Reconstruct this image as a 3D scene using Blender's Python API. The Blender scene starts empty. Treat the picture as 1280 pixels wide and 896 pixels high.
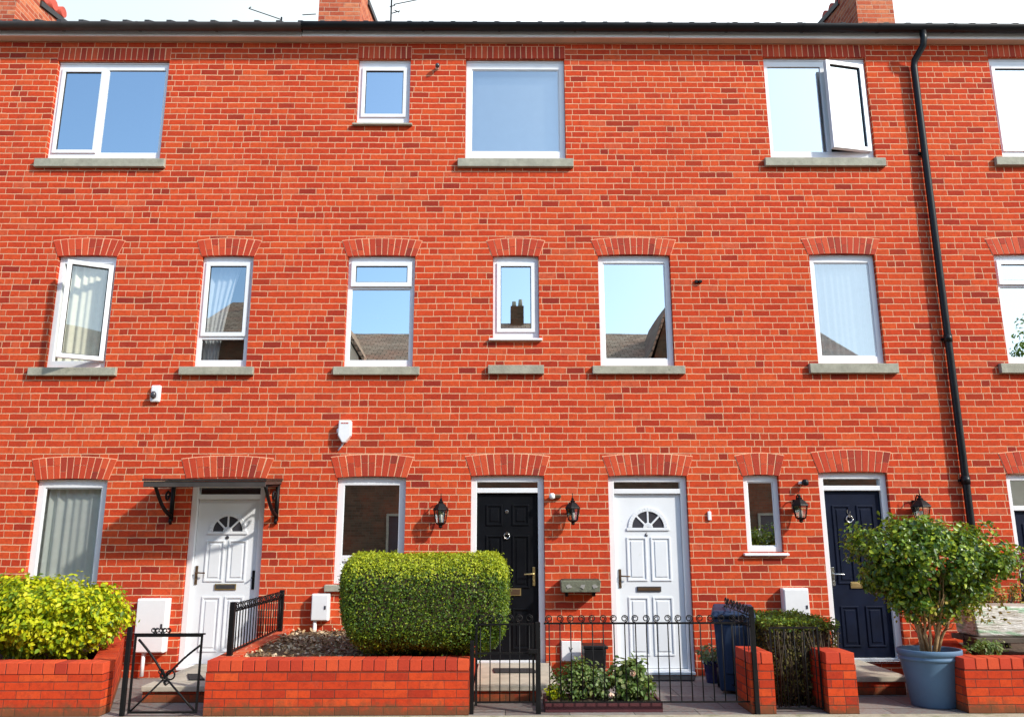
import bpy, bmesh, math, random
import numpy as np
from mathutils import Vector, Matrix
random.seed(7)
rng = np.random.default_rng(11)
R = math.radians
sc = bpy.context.scene
COL = sc.collection

# ------------------------------------------------------------------ camera
F, CX, CY = 1000.0, 640.0, 448.0
PITCH, YAW, ROLL = R(12.7), R(-0.5), R(-0.1)
EYE = Vector((0.0, -10.0, 1.58))
RM = Matrix.Rotation(YAW, 3, 'Z') @ Matrix.Rotation(R(90) + PITCH, 3, 'X') @ Matrix.Rotation(ROLL, 3, 'Z')
cam = bpy.data.objects.new('camera', bpy.data.cameras.new('camera'))
cam.data.sensor_width = 36.0
cam.data.lens = 36.0 * F / 1280.0
cam.data.clip_end = 2000
cam.matrix_world = Matrix.Translation(EYE) @ RM.to_4x4()
COL.objects.link(cam)
sc.camera = cam

def ray(px, py):
    return RM @ Vector(((px - CX) / F, (CY - py) / F, -1.0))
def at(px, py, Y=0.0):          # the survey: a point of the photograph on the upright plane y = Y
    d = ray(px, py); t = (Y - EYE.y) / d.y
    return EYE.x + d.x * t, EYE.z + d.z * t
def ax(px, py, Y=0.0): return at(px, py, Y)[0]
def az(px, py, Y=0.0): return at(px, py, Y)[1]
def side(px, py, X):            # on the upright plane x = X -> (y, z)
    d = ray(px, py); t = (X - EYE.x) / d.x
    return EYE.y + d.y * t, EYE.z + d.z * t

# ------------------------------------------------------------------ materials
class NT:
    def __init__(s, m):
        s.t = m.node_tree; s.t.nodes.clear()
    def n(s, typ, **kw):
        nd = s.t.nodes.new(typ)
        for k, v in kw.items():
            if k.startswith('i_'):
                nd.inputs[k[2:].replace('_', ' ')].default_value = v
            else: setattr(nd, k, v)
        return nd
    def l(s, a, b): s.t.links.new(a, b)
    def math(s, op, a, b=None, c=None, clamp=False):
        nd = s.n('ShaderNodeMath', operation=op); nd.use_clamp = clamp
        for i, v in enumerate((a, b, c)):
            if v is None: continue
            if isinstance(v, (int, float)): nd.inputs[i].default_value = v
            else: s.l(v, nd.inputs[i])
        return nd.outputs[0]
    def mix(s, fac, a, b, blend='MIX'):
        nd = s.n('ShaderNodeMix', data_type='RGBA', blend_type=blend)
        for sock, v in ((nd.inputs[0], fac), (nd.inputs[6], a), (nd.inputs[7], b)):
            if isinstance(v, (int, float)): sock.default_value = v
            elif isinstance(v, tuple): sock.default_value = (*v[:3], 1)
            else: s.l(v, sock)
        return nd.outputs[2]
    def noise(s, scale, vec=None, detail=3, rough=.55):
        nd = s.n('ShaderNodeTexNoise'); nd.inputs['Scale'].default_value = scale
        nd.inputs['Detail'].default_value = detail; nd.inputs['Roughness'].default_value = rough
        if vec is not None: s.l(vec, nd.inputs['Vector'])
        return nd.outputs[0]
    def ramp(s, fac, stops, interp='LINEAR'):
        nd = s.n('ShaderNodeValToRGB'); cr = nd.color_ramp; cr.interpolation = interp
        while len(cr.elements) < len(stops): cr.elements.new(.5)
        for e, (p, c) in zip(cr.elements, stops):
            e.position = p; e.color = (*c[:3], 1)
        s.l(fac, nd.inputs[0]); return nd.outputs[0]
    def step(s, v, lo, hi):
        nd = s.n('ShaderNodeMapRange', interpolation_type='SMOOTHSTEP')
        s.l(v, nd.inputs[0]); nd.inputs[1].default_value = lo; nd.inputs[2].default_value = hi
        return nd.outputs[0]

def newmat(name):
    m = bpy.data.materials.new(name); m.use_nodes = True
    return m, NT(m)

def out(nt, shader):
    o = nt.n('ShaderNodeOutputMaterial'); nt.l(shader, o.inputs[0])

def mat(name, col, rough=.5, metal=0.0, var=.12, scale=6.0, bump=0.0, bscale=60.0, dirt=None, spec=.5, coat=0):
    m, nt = newmat(name)
    pos = nt.n('ShaderNodeNewGeometry').outputs['Position']
    n1 = nt.noise(scale, pos, 5, .6)
    d = tuple(c * (1 - var) for c in col); u = tuple(min(1, c * (1 + var)) for c in col)
    c = nt.ramp(n1, [(.3, d), (.7, u)])
    if dirt:
        n2 = nt.noise(dirt[2], pos, 6, .7)
        c = nt.mix(nt.step(n2, dirt[1], dirt[1] + .18), c, dirt[0])
    b = nt.n('ShaderNodeBsdfPrincipled')
    nt.l(c, b.inputs['Base Color']); b.inputs['Metallic'].default_value = metal
    b.inputs['Specular IOR Level'].default_value = spec
    b.inputs['Coat Weight'].default_value = coat
    rr = nt.math('MULTIPLY_ADD', nt.noise(scale * 2.3, pos), .3, rough - .15)
    nt.l(rr, b.inputs['Roughness'])
    if bump:
        bp = nt.n('ShaderNodeBump'); bp.inputs['Strength'].default_value = bump; bp.inputs['Distance'].default_value = .01
        nt.l(nt.noise(bscale, pos, 4, .6), bp.inputs['Height']); nt.l(bp.outputs[0], b.inputs['Normal'])
    out(nt, b.outputs[0]); return m

def brick_mat(name, stops, mortar, bw=.225, bh=.075, mw=.010, seed=0.0, split=.2, wob=.004, jit=.3, soft=.0022, streak=.35, weather=0.0, base=0.0):
    m, nt = newmat(name)
    g = nt.n('ShaderNodeNewGeometry')
    sp = nt.n('ShaderNodeSeparateXYZ'); nt.l(g.outputs['Position'], sp.inputs[0])
    sn = nt.n('ShaderNodeSeparateXYZ'); nt.l(g.outputs['True Normal'], sn.inputs[0])
    pos = g.outputs['Position']
    isx = nt.math('GREATER_THAN', nt.math('ABSOLUTE', sn.outputs[0]), .6)
    isz = nt.math('GREATER_THAN', nt.math('ABSOLUTE', sn.outputs[2]), .75)
    u = nt.math('ADD', nt.math('MULTIPLY', sp.outputs[0], nt.math('SUBTRACT', 1, isx)), nt.math('MULTIPLY', sp.outputs[1], isx))
    v = nt.math('ADD', nt.math('MULTIPLY', sp.outputs[2], nt.math('SUBTRACT', 1, isz)), nt.math('MULTIPLY', nt.math('ADD', sp.outputs[1], .05), isz))
    w1 = nt.math('MULTIPLY_ADD', nt.noise(2.2, pos, 2), 2 * wob * 2, -2 * wob)
    w2 = nt.math('MULTIPLY_ADD', nt.noise(16, pos, 2), 2 * wob, -wob)
    v = nt.math('ADD', v, nt.math('ADD', w1, w2))
    u = nt.math('ADD', u, nt.math('MULTIPLY_ADD', nt.noise(9, pos, 2), 4 * wob, -2 * wob))
    vr = nt.math('DIVIDE', v, bh); row = nt.math('FLOOR', vr); fv = nt.math('FRACT', vr)
    wn = nt.n('ShaderNodeTexWhiteNoise', noise_dimensions='1D'); nt.l(nt.math('ADD', row, seed + .37), wn.inputs['W'])
    sh = nt.math('ADD', nt.math('MULTIPLY', nt.math('MODULO', nt.math('ABSOLUTE', row), 2), .5),
                 nt.math('MULTIPLY_ADD', wn.outputs[0], jit, -jit / 2))
    uu = nt.math('ADD', nt.math('DIVIDE', u, bw), sh)
    col = nt.math('FLOOR', uu); fu = nt.math('FRACT', uu)
    cv = nt.n('ShaderNodeCombineXYZ'); nt.l(col, cv.inputs[0]); nt.l(row, cv.inputs[1]); cv.inputs[2].default_value = seed
    wb = nt.n('ShaderNodeTexWhiteNoise', noise_dimensions='3D'); nt.l(cv.outputs[0], wb.inputs['Vector'])
    s_ = nt.math('LESS_THAN', wb.outputs[0], split)
    k = nt.math('ADD', s_, 1)
    fk = nt.math('MULTIPLY', fu, k); half = nt.math('FLOOR', fk); f3 = nt.math('FRACT', fk)
    cv2 = nt.n('ShaderNodeCombineXYZ'); nt.l(col, cv2.inputs[0]); nt.l(row, cv2.inputs[1]); nt.l(nt.math('ADD', half, seed + 3.3), cv2.inputs[2])
    wc = nt.n('ShaderNodeTexWhiteNoise', noise_dimensions='3D'); nt.l(cv2.outputs[0], wc.inputs['Vector'])
    du = nt.math('MULTIPLY', nt.math('MINIMUM', f3, nt.math('SUBTRACT', 1, f3)), nt.math('DIVIDE', bw, k))
    dv = nt.math('MULTIPLY', nt.math('MINIMUM', fv, nt.math('SUBTRACT', 1, fv)), bh)
    du = nt.math('MULTIPLY', du, nt.math('MULTIPLY_ADD', wc.outputs[0], .9, 1.1))
    d = nt.math('ADD', nt.math('MINIMUM', du, dv), nt.math('MULTIPLY_ADD', nt.noise(38, pos, 3), .005, -.0025))
    mask = nt.step(d, mw / 2 - soft, mw / 2 + soft)
    bc = nt.ramp(wc.outputs[0], stops)
    bc = nt.mix(nt.step(nt.noise(17, pos, 6, .8), .42, .66), bc, nt.mix(.40, bc, (.20, .025, .018)))
    bc = nt.mix(nt.math('MULTIPLY', nt.step(nt.noise(1.1, pos, 4, .6), .4, .72), streak), bc, nt.mix(.5, bc, (.72, .12, .03)))
    bc = nt.mix(nt.math('MULTIPLY', nt.step(nt.noise(70, pos, 2, .5), .62, .75), .3), bc, (.72, .22, .09))
    mo = nt.mix(nt.noise(5, pos, 4), tuple(c * .6 for c in mortar), mortar)
    c = nt.mix(mask, mo, bc)
    if weather:
        c = nt.mix(nt.math('MULTIPLY', nt.step(nt.noise(.55, pos, 4, .6), .42, .66), .30), c, nt.mix(1.0, c, (.80, .74, .78), 'MULTIPLY'))
        ms = nt.n('ShaderNodeMapping'); ms.inputs['Scale'].default_value = (2.6, 2.6, .5); nt.l(pos, ms.inputs[0])
        c = nt.mix(nt.math('MULTIPLY', nt.step(nt.noise(1.0, ms.outputs[0], 6, .65), .52, .74), weather), c, nt.mix(.55, c, (.25, .06, .035)))
        c = nt.mix(nt.math('MULTIPLY', nt.step(nt.noise(2.3, pos, 7, .75), .58, .72), weather * .55), c, nt.mix(.35, c, (.85, .42, .26)))
    if base:
        low = nt.math('SUBTRACT', nt.math('MULTIPLY', nt.noise(9, pos, 5, .7), .5), nt.math('MULTIPLY', sp.outputs[2], 1.6))
        c = nt.mix(nt.math('MULTIPLY', nt.step(low, .02, .22), base), c, (.09, .075, .04))
    b = nt.n('ShaderNodeBsdfPrincipled'); nt.l(c, b.inputs['Base Color'])
    b.inputs['Roughness'].default_value = .9; b.inputs['Specular IOR Level'].default_value = .08
    h = nt.math('ADD', nt.math('MULTIPLY', mask, .6), nt.math('ADD', nt.math('MULTIPLY', wc.outputs[0], .25), nt.math('MULTIPLY', nt.noise(45, pos, 4, .65), .5)))
    bp = nt.n('ShaderNodeBump'); bp.inputs['Strength'].default_value = .55; bp.inputs['Distance'].default_value = .008
    nt.l(h, bp.inputs['Height']); nt.l(bp.outputs[0], b.inputs['Normal'])
    out(nt, b.outputs[0]); return m

def island_mat(name, stops, rough=.8, bump=.4, spec=.3, var=.5, trans=0.0):
    m, nt = newmat(name)
    g = nt.n('ShaderNodeNewGeometry')
    c = nt.ramp(g.outputs['Random Per Island'], stops)
    c = nt.mix(nt.math('MULTIPLY', nt.step(nt.noise(26, g.outputs['Position'], 4, .7), .45, .75), var), c, nt.mix(.4, c, (.2, .03, .02)) if not trans else nt.mix(.5, c, (.02, .05, .005)))
    b = nt.n('ShaderNodeBsdfPrincipled'); nt.l(c, b.inputs['Base Color'])
    b.inputs['Roughness'].default_value = rough; b.inputs['Specular IOR Level'].default_value = spec
    if bump:
        bp = nt.n('ShaderNodeBump'); bp.inputs['Strength'].default_value = bump; bp.inputs['Distance'].default_value = .006
        nt.l(nt.noise(60, g.outputs['Position'], 4, .6), bp.inputs['Height']); nt.l(bp.outputs[0], b.inputs['Normal'])
    if trans:
        t = nt.n('ShaderNodeBsdfTranslucent'); nt.l(nt.mix(.5, c, (.5, .6, .04)), t.inputs[0])
        mx = nt.n('ShaderNodeMixShader'); mx.inputs[0].default_value = trans
        nt.l(b.outputs[0], mx.inputs[1]); nt.l(t.outputs[0], mx.inputs[2]); out(nt, mx.outputs[0])
    else: out(nt, b.outputs[0])
    return m

def glass_mat(name, refl, tint=(.8, .85, .86), wav=.0):
    m, nt = newmat(name)
    t = nt.n('ShaderNodeBsdfTransparent'); t.inputs[0].default_value = (*tint, 1)
    gl = nt.n('ShaderNodeBsdfGlossy'); gl.inputs[0].default_value = (.88, .96, 1, 1); gl.inputs['Roughness'].default_value = .008
    lw = nt.n('ShaderNodeLayerWeight'); lw.inputs[0].default_value = .25
    f = nt.math('MULTIPLY_ADD', lw.outputs['Fresnel'], .5, refl, clamp=True)
    if wav:
        g = nt.n('ShaderNodeNewGeometry')
        bp = nt.n('ShaderNodeBump'); bp.inputs['Strength'].default_value = wav; bp.inputs['Distance'].default_value = .01
        nt.l(nt.noise(1.6, g.outputs['Position'], 1), bp.inputs['Height']); nt.l(bp.outputs[0], gl.inputs['Normal'])
    mx = nt.n('ShaderNodeMixShader'); nt.l(f, mx.inputs[0]); nt.l(t.outputs[0], mx.inputs[1]); nt.l(gl.outputs[0], mx.inputs[2])
    out(nt, mx.outputs[0]); return m

BRK = [(0, (.27, .030, .02)), (.04, (.36, .037, .02)), (.13, (.47, .046, .019)), (.34, (.55, .056, .021)), (.65, (.60, .066, .022)), (.93, (.65, .092, .028)), (1, (.58, .10, .045))]
GBR = [(0, (.40, .038, .018)), (.15, (.52, .05, .018)), (.7, (.60, .062, .018)), (1, (.66, .09, .025))]
M = {}
M['brick'] = brick_mat('facade_brick', BRK, (.90, .54, .33), mw=.0112, bw=.23, bh=.0845, weather=.34)
M['gbrick'] = brick_mat('garden_brick', GBR, (.17, .06, .045), mw=.0085, base=.75, weather=.6, seed=5.0, split=.08, jit=.06, wob=.0015, streak=.15)
M['gbrick_lit'] = M['gbrick']
M['chim'] = brick_mat('chimney_brick', [(0, (.35, .07, .04)), (.5, (.55, .14, .07)), (1, (.62, .22, .11))], (.6, .42, .3), seed=9.0)
M['vous'] = island_mat('voussoir_brick', [(0, (.26, .032, .02)), (.25, (.44, .046, .02)), (.7, (.55, .058, .02)), (1, (.60, .085, .03))])
M['mortar'] = mat('pale_mortar', (.84, .50, .30), .9, bump=.3)
M['cop'] = island_mat('coping_brick', [(0, (.40, .038, .018)), (.4, (.54, .052, .02)), (1, (.64, .085, .026))])
M['dmortar'] = mat('dark_mortar', (.10, .04, .035), .9, bump=.3)
M['upvc'] = mat('white_upvc', (.80, .82, .85), .4, var=.03, scale=3, dirt=((.60, .60, .57), .64, 7.0))
M['wdoor'] = mat('white_door_paint', (.76, .79, .83), .42, var=.03, scale=3, dirt=((.60, .60, .58), .63, 8.0))
M['ndoor'] = mat('navy_door_paint', (.006, .010, .026), .5, var=.3, scale=3, spec=.14)
M['bdoor'] = mat('black_door_paint', (.0035, .004, .006), .5, var=.3, scale=3, spec=.14)
M['glass'] = glass_mat('window_glass', .66, tint=(.72, .76, .76), wav=.035)
M['midglass'] = glass_mat('mid_window_glass', .40, tint=(.86, .89, .9), wav=.035)
M['clearglass'] = glass_mat('clear_window_glass', .16, tint=(.94, .95, .94), wav=.035)
M['dglass'] = glass_mat('doorlight_glass', .10, tint=(.35, .36, .36))
M['lglass'] = glass_mat('lantern_glass', .12, tint=(.9, .9, .84))
M['stone'] = mat('sill_stone', (.34, .33, .26), .85, var=.2, scale=9, bump=.4, dirt=((.2, .21, .16), .58, 7))
M['concrete'] = mat('step_concrete', (.46, .42, .34), .9, var=.15, scale=5, bump=.4, dirt=((.28, .26, .22), .56, 4))
M['iron'] = mat('black_ironwork', (.006, .006, .007), .5, var=.3, scale=20, bump=.15, spec=.22)
M['plastic_black'] = mat('black_plastic', (.008, .009, .011), .4, var=.2, spec=.3)
M['gutbrown'] = mat('weathered_gutter', (.05, .042, .038), .5, var=.25, scale=4)
M['fascia'] = mat('fascia_board', (.93, .92, .94), .5, var=.03, scale=2, dirt=((.7, .66, .63), .70, 2.2))
M['soffit'] = mat('timber_soffit', (.72, .55, .41), .7, var=.12, scale=2)
M['tile'] = mat('dark_roof_tile', (.03, .032, .036), .75, var=.3, scale=5, bump=.4)
M['terracotta'] = mat('red_clay', (.52, .08, .05), .8, var=.2, bump=.2)
M['lead'] = mat('lead_flashing', (.03, .028, .028), .6)
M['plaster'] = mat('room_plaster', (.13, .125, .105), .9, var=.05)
M['curtain'] = mat('cream_curtain', (.66, .66, .54), .9, var=.06, scale=12)
M['net'] = mat('white_net_curtain', (.80, .83, .84), .9, var=.05, scale=12)
M['grcurtain'] = mat('pale_green_curtain', (.84, .90, .86), .9, var=.06, scale=9)
M['blind'] = mat('roller_blind', (.84, .90, .92), .8, var=.03)
M['brass'] = mat('aged_brass', (.60, .45, .2), .35, metal=.9, var=.15)
M['chrome'] = mat('satin_chrome', (.75, .75, .72), .25, metal=1.0)
M['bronze'] = mat('brown_bronze', (.16, .10, .06), .4, metal=.7)
M['white_plastic'] = mat('white_plastic', (.80, .81, .83), .4, var=.03, dirt=((.6, .6, .58), .64, 6))
M['grey_lens'] = mat('dark_lens', (.05, .05, .06), .2)
M['trough'] = mat('mossy_trough', (.17, .18, .13), .9, var=.35, scale=14, bump=.6, bscale=40, dirt=((.5, .52, .46), .62, 11))
M['binblue'] = mat('navy_bin_plastic', (.026, .046, .095), .55, var=.15, scale=3, spec=.15)
M['cobalt'] = mat('cobalt_glaze', (.012, .022, .12), .2, var=.2, coat=.4)
M['potblue'] = mat('grey_blue_pot', (.10, .185, .30), .55, var=.1, scale=3, dirt=((.15, .21, .28), .64, 5), spec=.3)
M['burg'] = mat('burgundy_timber', (.085, .018, .025), .6, var=.25, scale=8, bump=.2)
M['soil'] = mat('dark_soil', (.08, .055, .035), 1, var=.5, scale=30, bump=1, bscale=40)
M['mulch'] = mat('bark_mulch', (.15, .095, .055), 1, var=.6, scale=40, bump=1, bscale=50)
M['slab'] = brick_mat('paving_slab', [(0, (.17, .165, .155)), (.5, (.23, .225, .21)), (1, (.28, .27, .25))], (.10, .095, .08), bw=.6, bh=.6, mw=.012, seed=2, split=0, jit=0, wob=.001, streak=0)
M['mat'] = mat('rubber_mat', (.022, .022, .024), .9, var=.3, scale=40, bump=.7, bscale=120)
M['wood'] = mat('weathered_plank', (.09, .07, .055), .85, var=.4, scale=9, bump=.4)
M['stem'] = mat('tan_stem', (.42, .28, .14), .85, var=.3, scale=25, bump=.4)
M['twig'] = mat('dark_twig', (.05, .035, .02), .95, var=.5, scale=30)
M['asphalt'] = mat('asphalt', (.05, .05, .052), .9, var=.25, scale=8, bump=.5, bscale=80)
M['kerb'] = mat('kerb_stone', (.3, .29, .27), .85, var=.15, scale=6, bump=.3)
M['paint'] = mat('road_paint', (.75, .75, .7), .7, var=.1)
M['earth'] = mat('earth', (.16, .14, .10), 1, var=.3, scale=.6)
def slab_fix():
    pass
M['box_leaf'] = island_mat('box_leaf', [(0, (.02, .055, .006)), (.45, (.06, .135, .009)), (.8, (.14, .225, .012)), (1, (.32, .39, .025))], .5, 0, .4, .3, .25)
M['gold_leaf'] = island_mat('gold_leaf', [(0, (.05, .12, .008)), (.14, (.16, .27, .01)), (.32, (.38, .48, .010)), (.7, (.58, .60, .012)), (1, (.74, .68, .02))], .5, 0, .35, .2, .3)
M['bush_leaf'] = island_mat('bush_leaf', [(0, (.018, .055, .008)), (.4, (.06, .145, .011)), (.75, (.17, .29, .018)), (1, (.44, .52, .04))], .38, 0, .5, .2, .22)
M['herb_leaf'] = island_mat('herb_leaf', [(0, (.05, .10, .025)), (.5, (.11, .20, .04)), (.9, (.26, .33, .11)), (1, (.4, .42, .2))], .5, 0, .35, .2, .25)
M['pale_leaf'] = island_mat('pale_leaf', [(0, (.12, .18, .08)), (.6, (.24, .32, .15)), (1, (.45, .48, .35))], .6, 0, .3, .2, .25)
M['dry_leaf'] = island_mat('dry_leaf', [(0, (.12, .07, .02)), (.5, (.30, .2, .04)), (1, (.38, .34, .06))], .7, 0, .3, .2, .2)
M['brown_leaf'] = island_mat('brown_leaf', [(0, (.05, .04, .012)), (.5, (.10, .085, .02)), (1, (.15, .14, .03))], .7, 0, .3, .2, .15)
M['bark_chip'] = island_mat('bark_chip', [(0, (.18, .11, .05)), (.5, (.44, .30, .16)), (1, (.70, .58, .42))], .9, 0, .2, .2, 0)
M['sunlit_leaf'] = island_mat('sunlit_leaf', [(0, (.16, .24, .012)), (.5, (.38, .45, .016)), (1, (.58, .60, .03))], .5, 0, .4, .15, .28)  # paler leaf colour with the sunlight on the hedge top painted in
M['petal'] = island_mat('petal', [(0, (.75, .45, .35)), (1, (.85, .75, .6))], .6, 0, .3, 0, .0)
M['red_petal'] = island_mat('red_petal', [(0, (.55, .02, .05)), (1, (.7, .05, .1))], .6, 0, .3, 0, .0)
M['cream'] = mat('cream_render', (.80, .75, .60), .9, var=.08, scale=1.5, bump=.2)
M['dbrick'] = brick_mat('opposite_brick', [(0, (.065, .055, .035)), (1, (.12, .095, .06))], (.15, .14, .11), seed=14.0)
M['rtile'] = brick_mat('opposite_tile', [(0, (.32, .25, .18)), (1, (.50, .40, .29))], (.05, .04, .03), bw=.3, bh=.18, mw=.03, seed=21.0, split=0, jit=0)

# shrink-wrapped bale
def bale_mat():
    m, nt = newmat('shrink_wrap')
    pos = nt.n('ShaderNodeNewGeometry').outputs['Position']
    mp = nt.n('ShaderNodeMapping'); nt.l(pos, mp.inputs[0]); mp.inputs['Scale'].default_value = (1.2, 1.2, 9)
    n = nt.noise(5, mp.outputs[0], 5, .7)
    c = nt.ramp(n, [(.28, (.25, .2, .15)), (.42, (.50, .46, .39)), (.55, (.74, .73, .69)), (.8, (.84, .84, .81))])
    c = nt.mix(nt.math('MULTIPLY', nt.step(nt.noise(3.1, mp.outputs[0], 3), .54, .64), .7), c, (.16, .42, .2))
    b = nt.n('ShaderNodeBsdfPrincipled'); nt.l(c, b.inputs['Base Color']); b.inputs['Roughness'].default_value = .18
    bp = nt.n('ShaderNodeBump'); bp.inputs['Strength'].default_value = .7; bp.inputs['Distance'].default_value = .02
    nt.l(nt.noise(14, mp.outputs[0], 4), bp.inputs['Height']); nt.l(bp.outputs[0], b.inputs['Normal'])
    out(nt, b.outputs[0]); return m
M['wrap'] = bale_mat()

def smoked():
    m, nt = newmat('smoked_polycarbonate')
    t = nt.n('ShaderNodeBsdfTransparent'); t.inputs[0].default_value = (.62, .62, .6, 1)
    b = nt.n('ShaderNodeBsdfPrincipled'); b.inputs['Base Color'].default_value = (.05, .05, .048, 1); b.inputs['Roughness'].default_value = .3
    mx = nt.n('ShaderNodeMixShader'); mx.inputs[0].default_value = .5
    nt.l(t.outputs[0], mx.inputs[1]); nt.l(b.outputs[0], mx.inputs[2]); out(nt, mx.outputs[0]); return m
M['smoked'] = smoked()
# ------------------------------------------------------------------ mesh helpers
class MB:
    def __init__(s): s.v = []; s.f = []; s.m = []; s.sm = []
    def add(s, vs, fs, mi=0, smooth=False):
        o = len(s.v); s.v += [tuple(v) for v in vs]
        for f in fs: s.f.append([o + i for i in f]); s.m.append(mi); s.sm.append(smooth)
        return s
    def box(s, x0, x1, y0, y1, z0, z1, mi=0):
        return s.hexa([(x0, y0, z0), (x1, y0, z0), (x1, y1, z0), (x0, y1, z0), (x0, y0, z1), (x1, y0, z1), (x1, y1, z1), (x0, y1, z1)], mi)
    def hexa(s, p, mi=0):
        return s.add(p, [(3, 2, 1, 0), (4, 5, 6, 7), (0, 1, 5, 4), (1, 2, 6, 5), (2, 3, 7, 6), (3, 0, 4, 7)], mi)
    def ring(s, x0, x1, z0, z1, w, y0, y1, mi=0, wb=None, wt=None):
        wb = w if wb is None else wb; wt = w if wt is None else wt
        a = [(x0, z0), (x1, z0), (x1, z1), (x0, z1)]; b = [(x0 + w, z0 + wb), (x1 - w, z0 + wb), (x1 - w, z1 - wt), (x0 + w, z1 - wt)]
        vs = [(x, y0, z) for x, z in a] + [(x, y0, z) for x, z in b] + [(x, y1, z) for x, z in a] + [(x, y1, z) for x, z in b]
        fs = []
        for i in range(4):
            j = (i + 1) % 4
            fs += [(i, j, 4 + j, 4 + i), (8 + j, 8 + i, 12 + i, 12 + j), (j, i, 8 + i, 8 + j), (4 + i, 4 + j, 12 + j, 12 + i)]
        return s.add(vs, fs, mi)
    def prism(s, poly, y0, y1, mi=0):       # polygon in xz
        n = len(poly)
        vs = [(x, y0, z) for x, z in poly] + [(x, y1, z) for x, z in poly]
        return s.add(vs, [tuple(range(n)), tuple(range(2 * n - 1, n - 1, -1))] + [((i + 1) % n, i, n + i, n + (i + 1) % n) for i in range(n)], mi)
    def prismx(s, poly, x0, x1, mi=0):      # polygon in yz
        n = len(poly)
        vs = [(x0, y, z) for y, z in poly] + [(x1, y, z) for y, z in poly]
        return s.add(vs, [tuple(range(n)), tuple(range(2 * n - 1, n - 1, -1))] + [((i + 1) % n, i, n + i, n + (i + 1) % n) for i in range(n)], mi)
    def tube(s, pts, r, n=8, mi=0, cap=True):
        pts = [Vector(p) for p in pts]; rs = r if isinstance(r, (list, tuple)) else [r] * len(pts)
        o = len(s.v); prev = None
        for i, p in enumerate(pts):
            d = (pts[min(i + 1, len(pts) - 1)] - pts[max(i - 1, 0)]).normalized()
            if prev is None:
                a = Vector((0, 0, 1)) if abs(d.z) < .9 else Vector((1, 0, 0))
                u = d.cross(a).normalized()
            else:
                u = (prev - d * prev.dot(d)).normalized()
            prev = u; w = d.cross(u)
            for k in range(n):
                t = 2 * math.pi * k / n
                s.v.append(tuple(p + (u * math.cos(t) + w * math.sin(t)) * rs[i]))
        for i in range(len(pts) - 1):
            for k in range(n):
                k2 = (k + 1) % n
                s.f.append([o + i * n + k, o + i * n + k2, o + (i + 1) * n + k2, o + (i + 1) * n + k]); s.m.append(mi); s.sm.append(n > 4)
        if cap:
            s.f.append([o + k for k in range(n)][::-1]); s.m.append(mi); s.sm.append(False)
            e = o + (len(pts) - 1) * n
            s.f.append([e + k for k in range(n)]); s.m.append(mi); s.sm.append(False)
        return s
    def lathe(s, c, prof, n=24, mi=0, smooth=True, sx=1.0, sy=1.0, rot=0):
        o = len(s.v)
        for r, z in prof:
            for k in range(n):
                t = 2 * math.pi * k / n + rot
                s.v.append((c[0] + r * math.cos(t) * sx, c[1] + r * math.sin(t) * sy, c[2] + z))
        for i in range(len(prof) - 1):
            for k in range(n):
                k2 = (k + 1) % n
                s.f.append([o + i * n + k, o + i * n + k2, o + (i + 1) * n + k2, o + (i + 1) * n + k]); s.m.append(mi); s.sm.append(smooth)
        s.f.append([o + k for k in range(n)][::-1]); s.m.append(mi); s.sm.append(False)
        e = o + (len(prof) - 1) * n
        s.f.append([e + k for k in range(n)]); s.m.append(mi); s.sm.append(False)
        return s
    def build(s, name, mats, parent=None, bevel=0, seg=2):
        off = Vector((0, 0, 0)); p = parent
        while p is not None: off += p.location; p = p.parent
        me = bpy.data.meshes.new(name)
        me.from_pydata([(v[0] - off.x, v[1] - off.y, v[2] - off.z) for v in s.v], [], s.f)
        for mm in (mats if isinstance(mats, (list, tuple)) else [mats]): me.materials.append(M[mm] if isinstance(mm, str) else mm)
        me.polygons.foreach_set('material_index', s.m); me.polygons.foreach_set('use_smooth', s.sm)
        bm = bmesh.new(); bm.from_mesh(me); bmesh.ops.recalc_face_normals(bm, faces=bm.faces); bm.to_mesh(me); bm.free()
        me.update()
        o = bpy.data.objects.new(name, me); COL.objects.link(o)
        if parent is not None: o.parent = parent
        if bevel:
            b = o.modifiers.new('bevel', 'BEVEL'); b.width = bevel; b.segments = seg; b.limit_method = 'ANGLE'; b.angle_limit = R(40)
        return o

def tag(o, label=None, cat=None, group=None, kind=None):
    for k, v in (('label', label), ('category', cat), ('group', group), ('kind', kind)):
        if v: o[k] = v
    return o
GROUPS = {'meter_box': 'white meter boxes on the wall', 'doorstep': 'doorsteps of the terrace', 'iron_gate': 'black iron gates of the front gardens', 'railing': 'black iron railings', 'garden_wall': 'brick planter walls along the pavement', 'brick_pillar': 'short brick piers', 'motion_sensor': 'small sensors on the wall', 'border_plant': 'plants in the burgundy planter', 'terraced_house': 'houses across the street', 'tv_aerial': 'aerials above the roof', 'golden_shrub': 'golden shrubs behind the left planter wall', 'plant_pot': 'plant pots'}
def thing(name, loc, label, cat, group=None):
    group = group or GROUPS.get(name)
    o = bpy.data.objects.new(name, None); o.empty_display_size = .1; COL.objects.link(o); o.location = loc
    return tag(o, label, cat, group)

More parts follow.
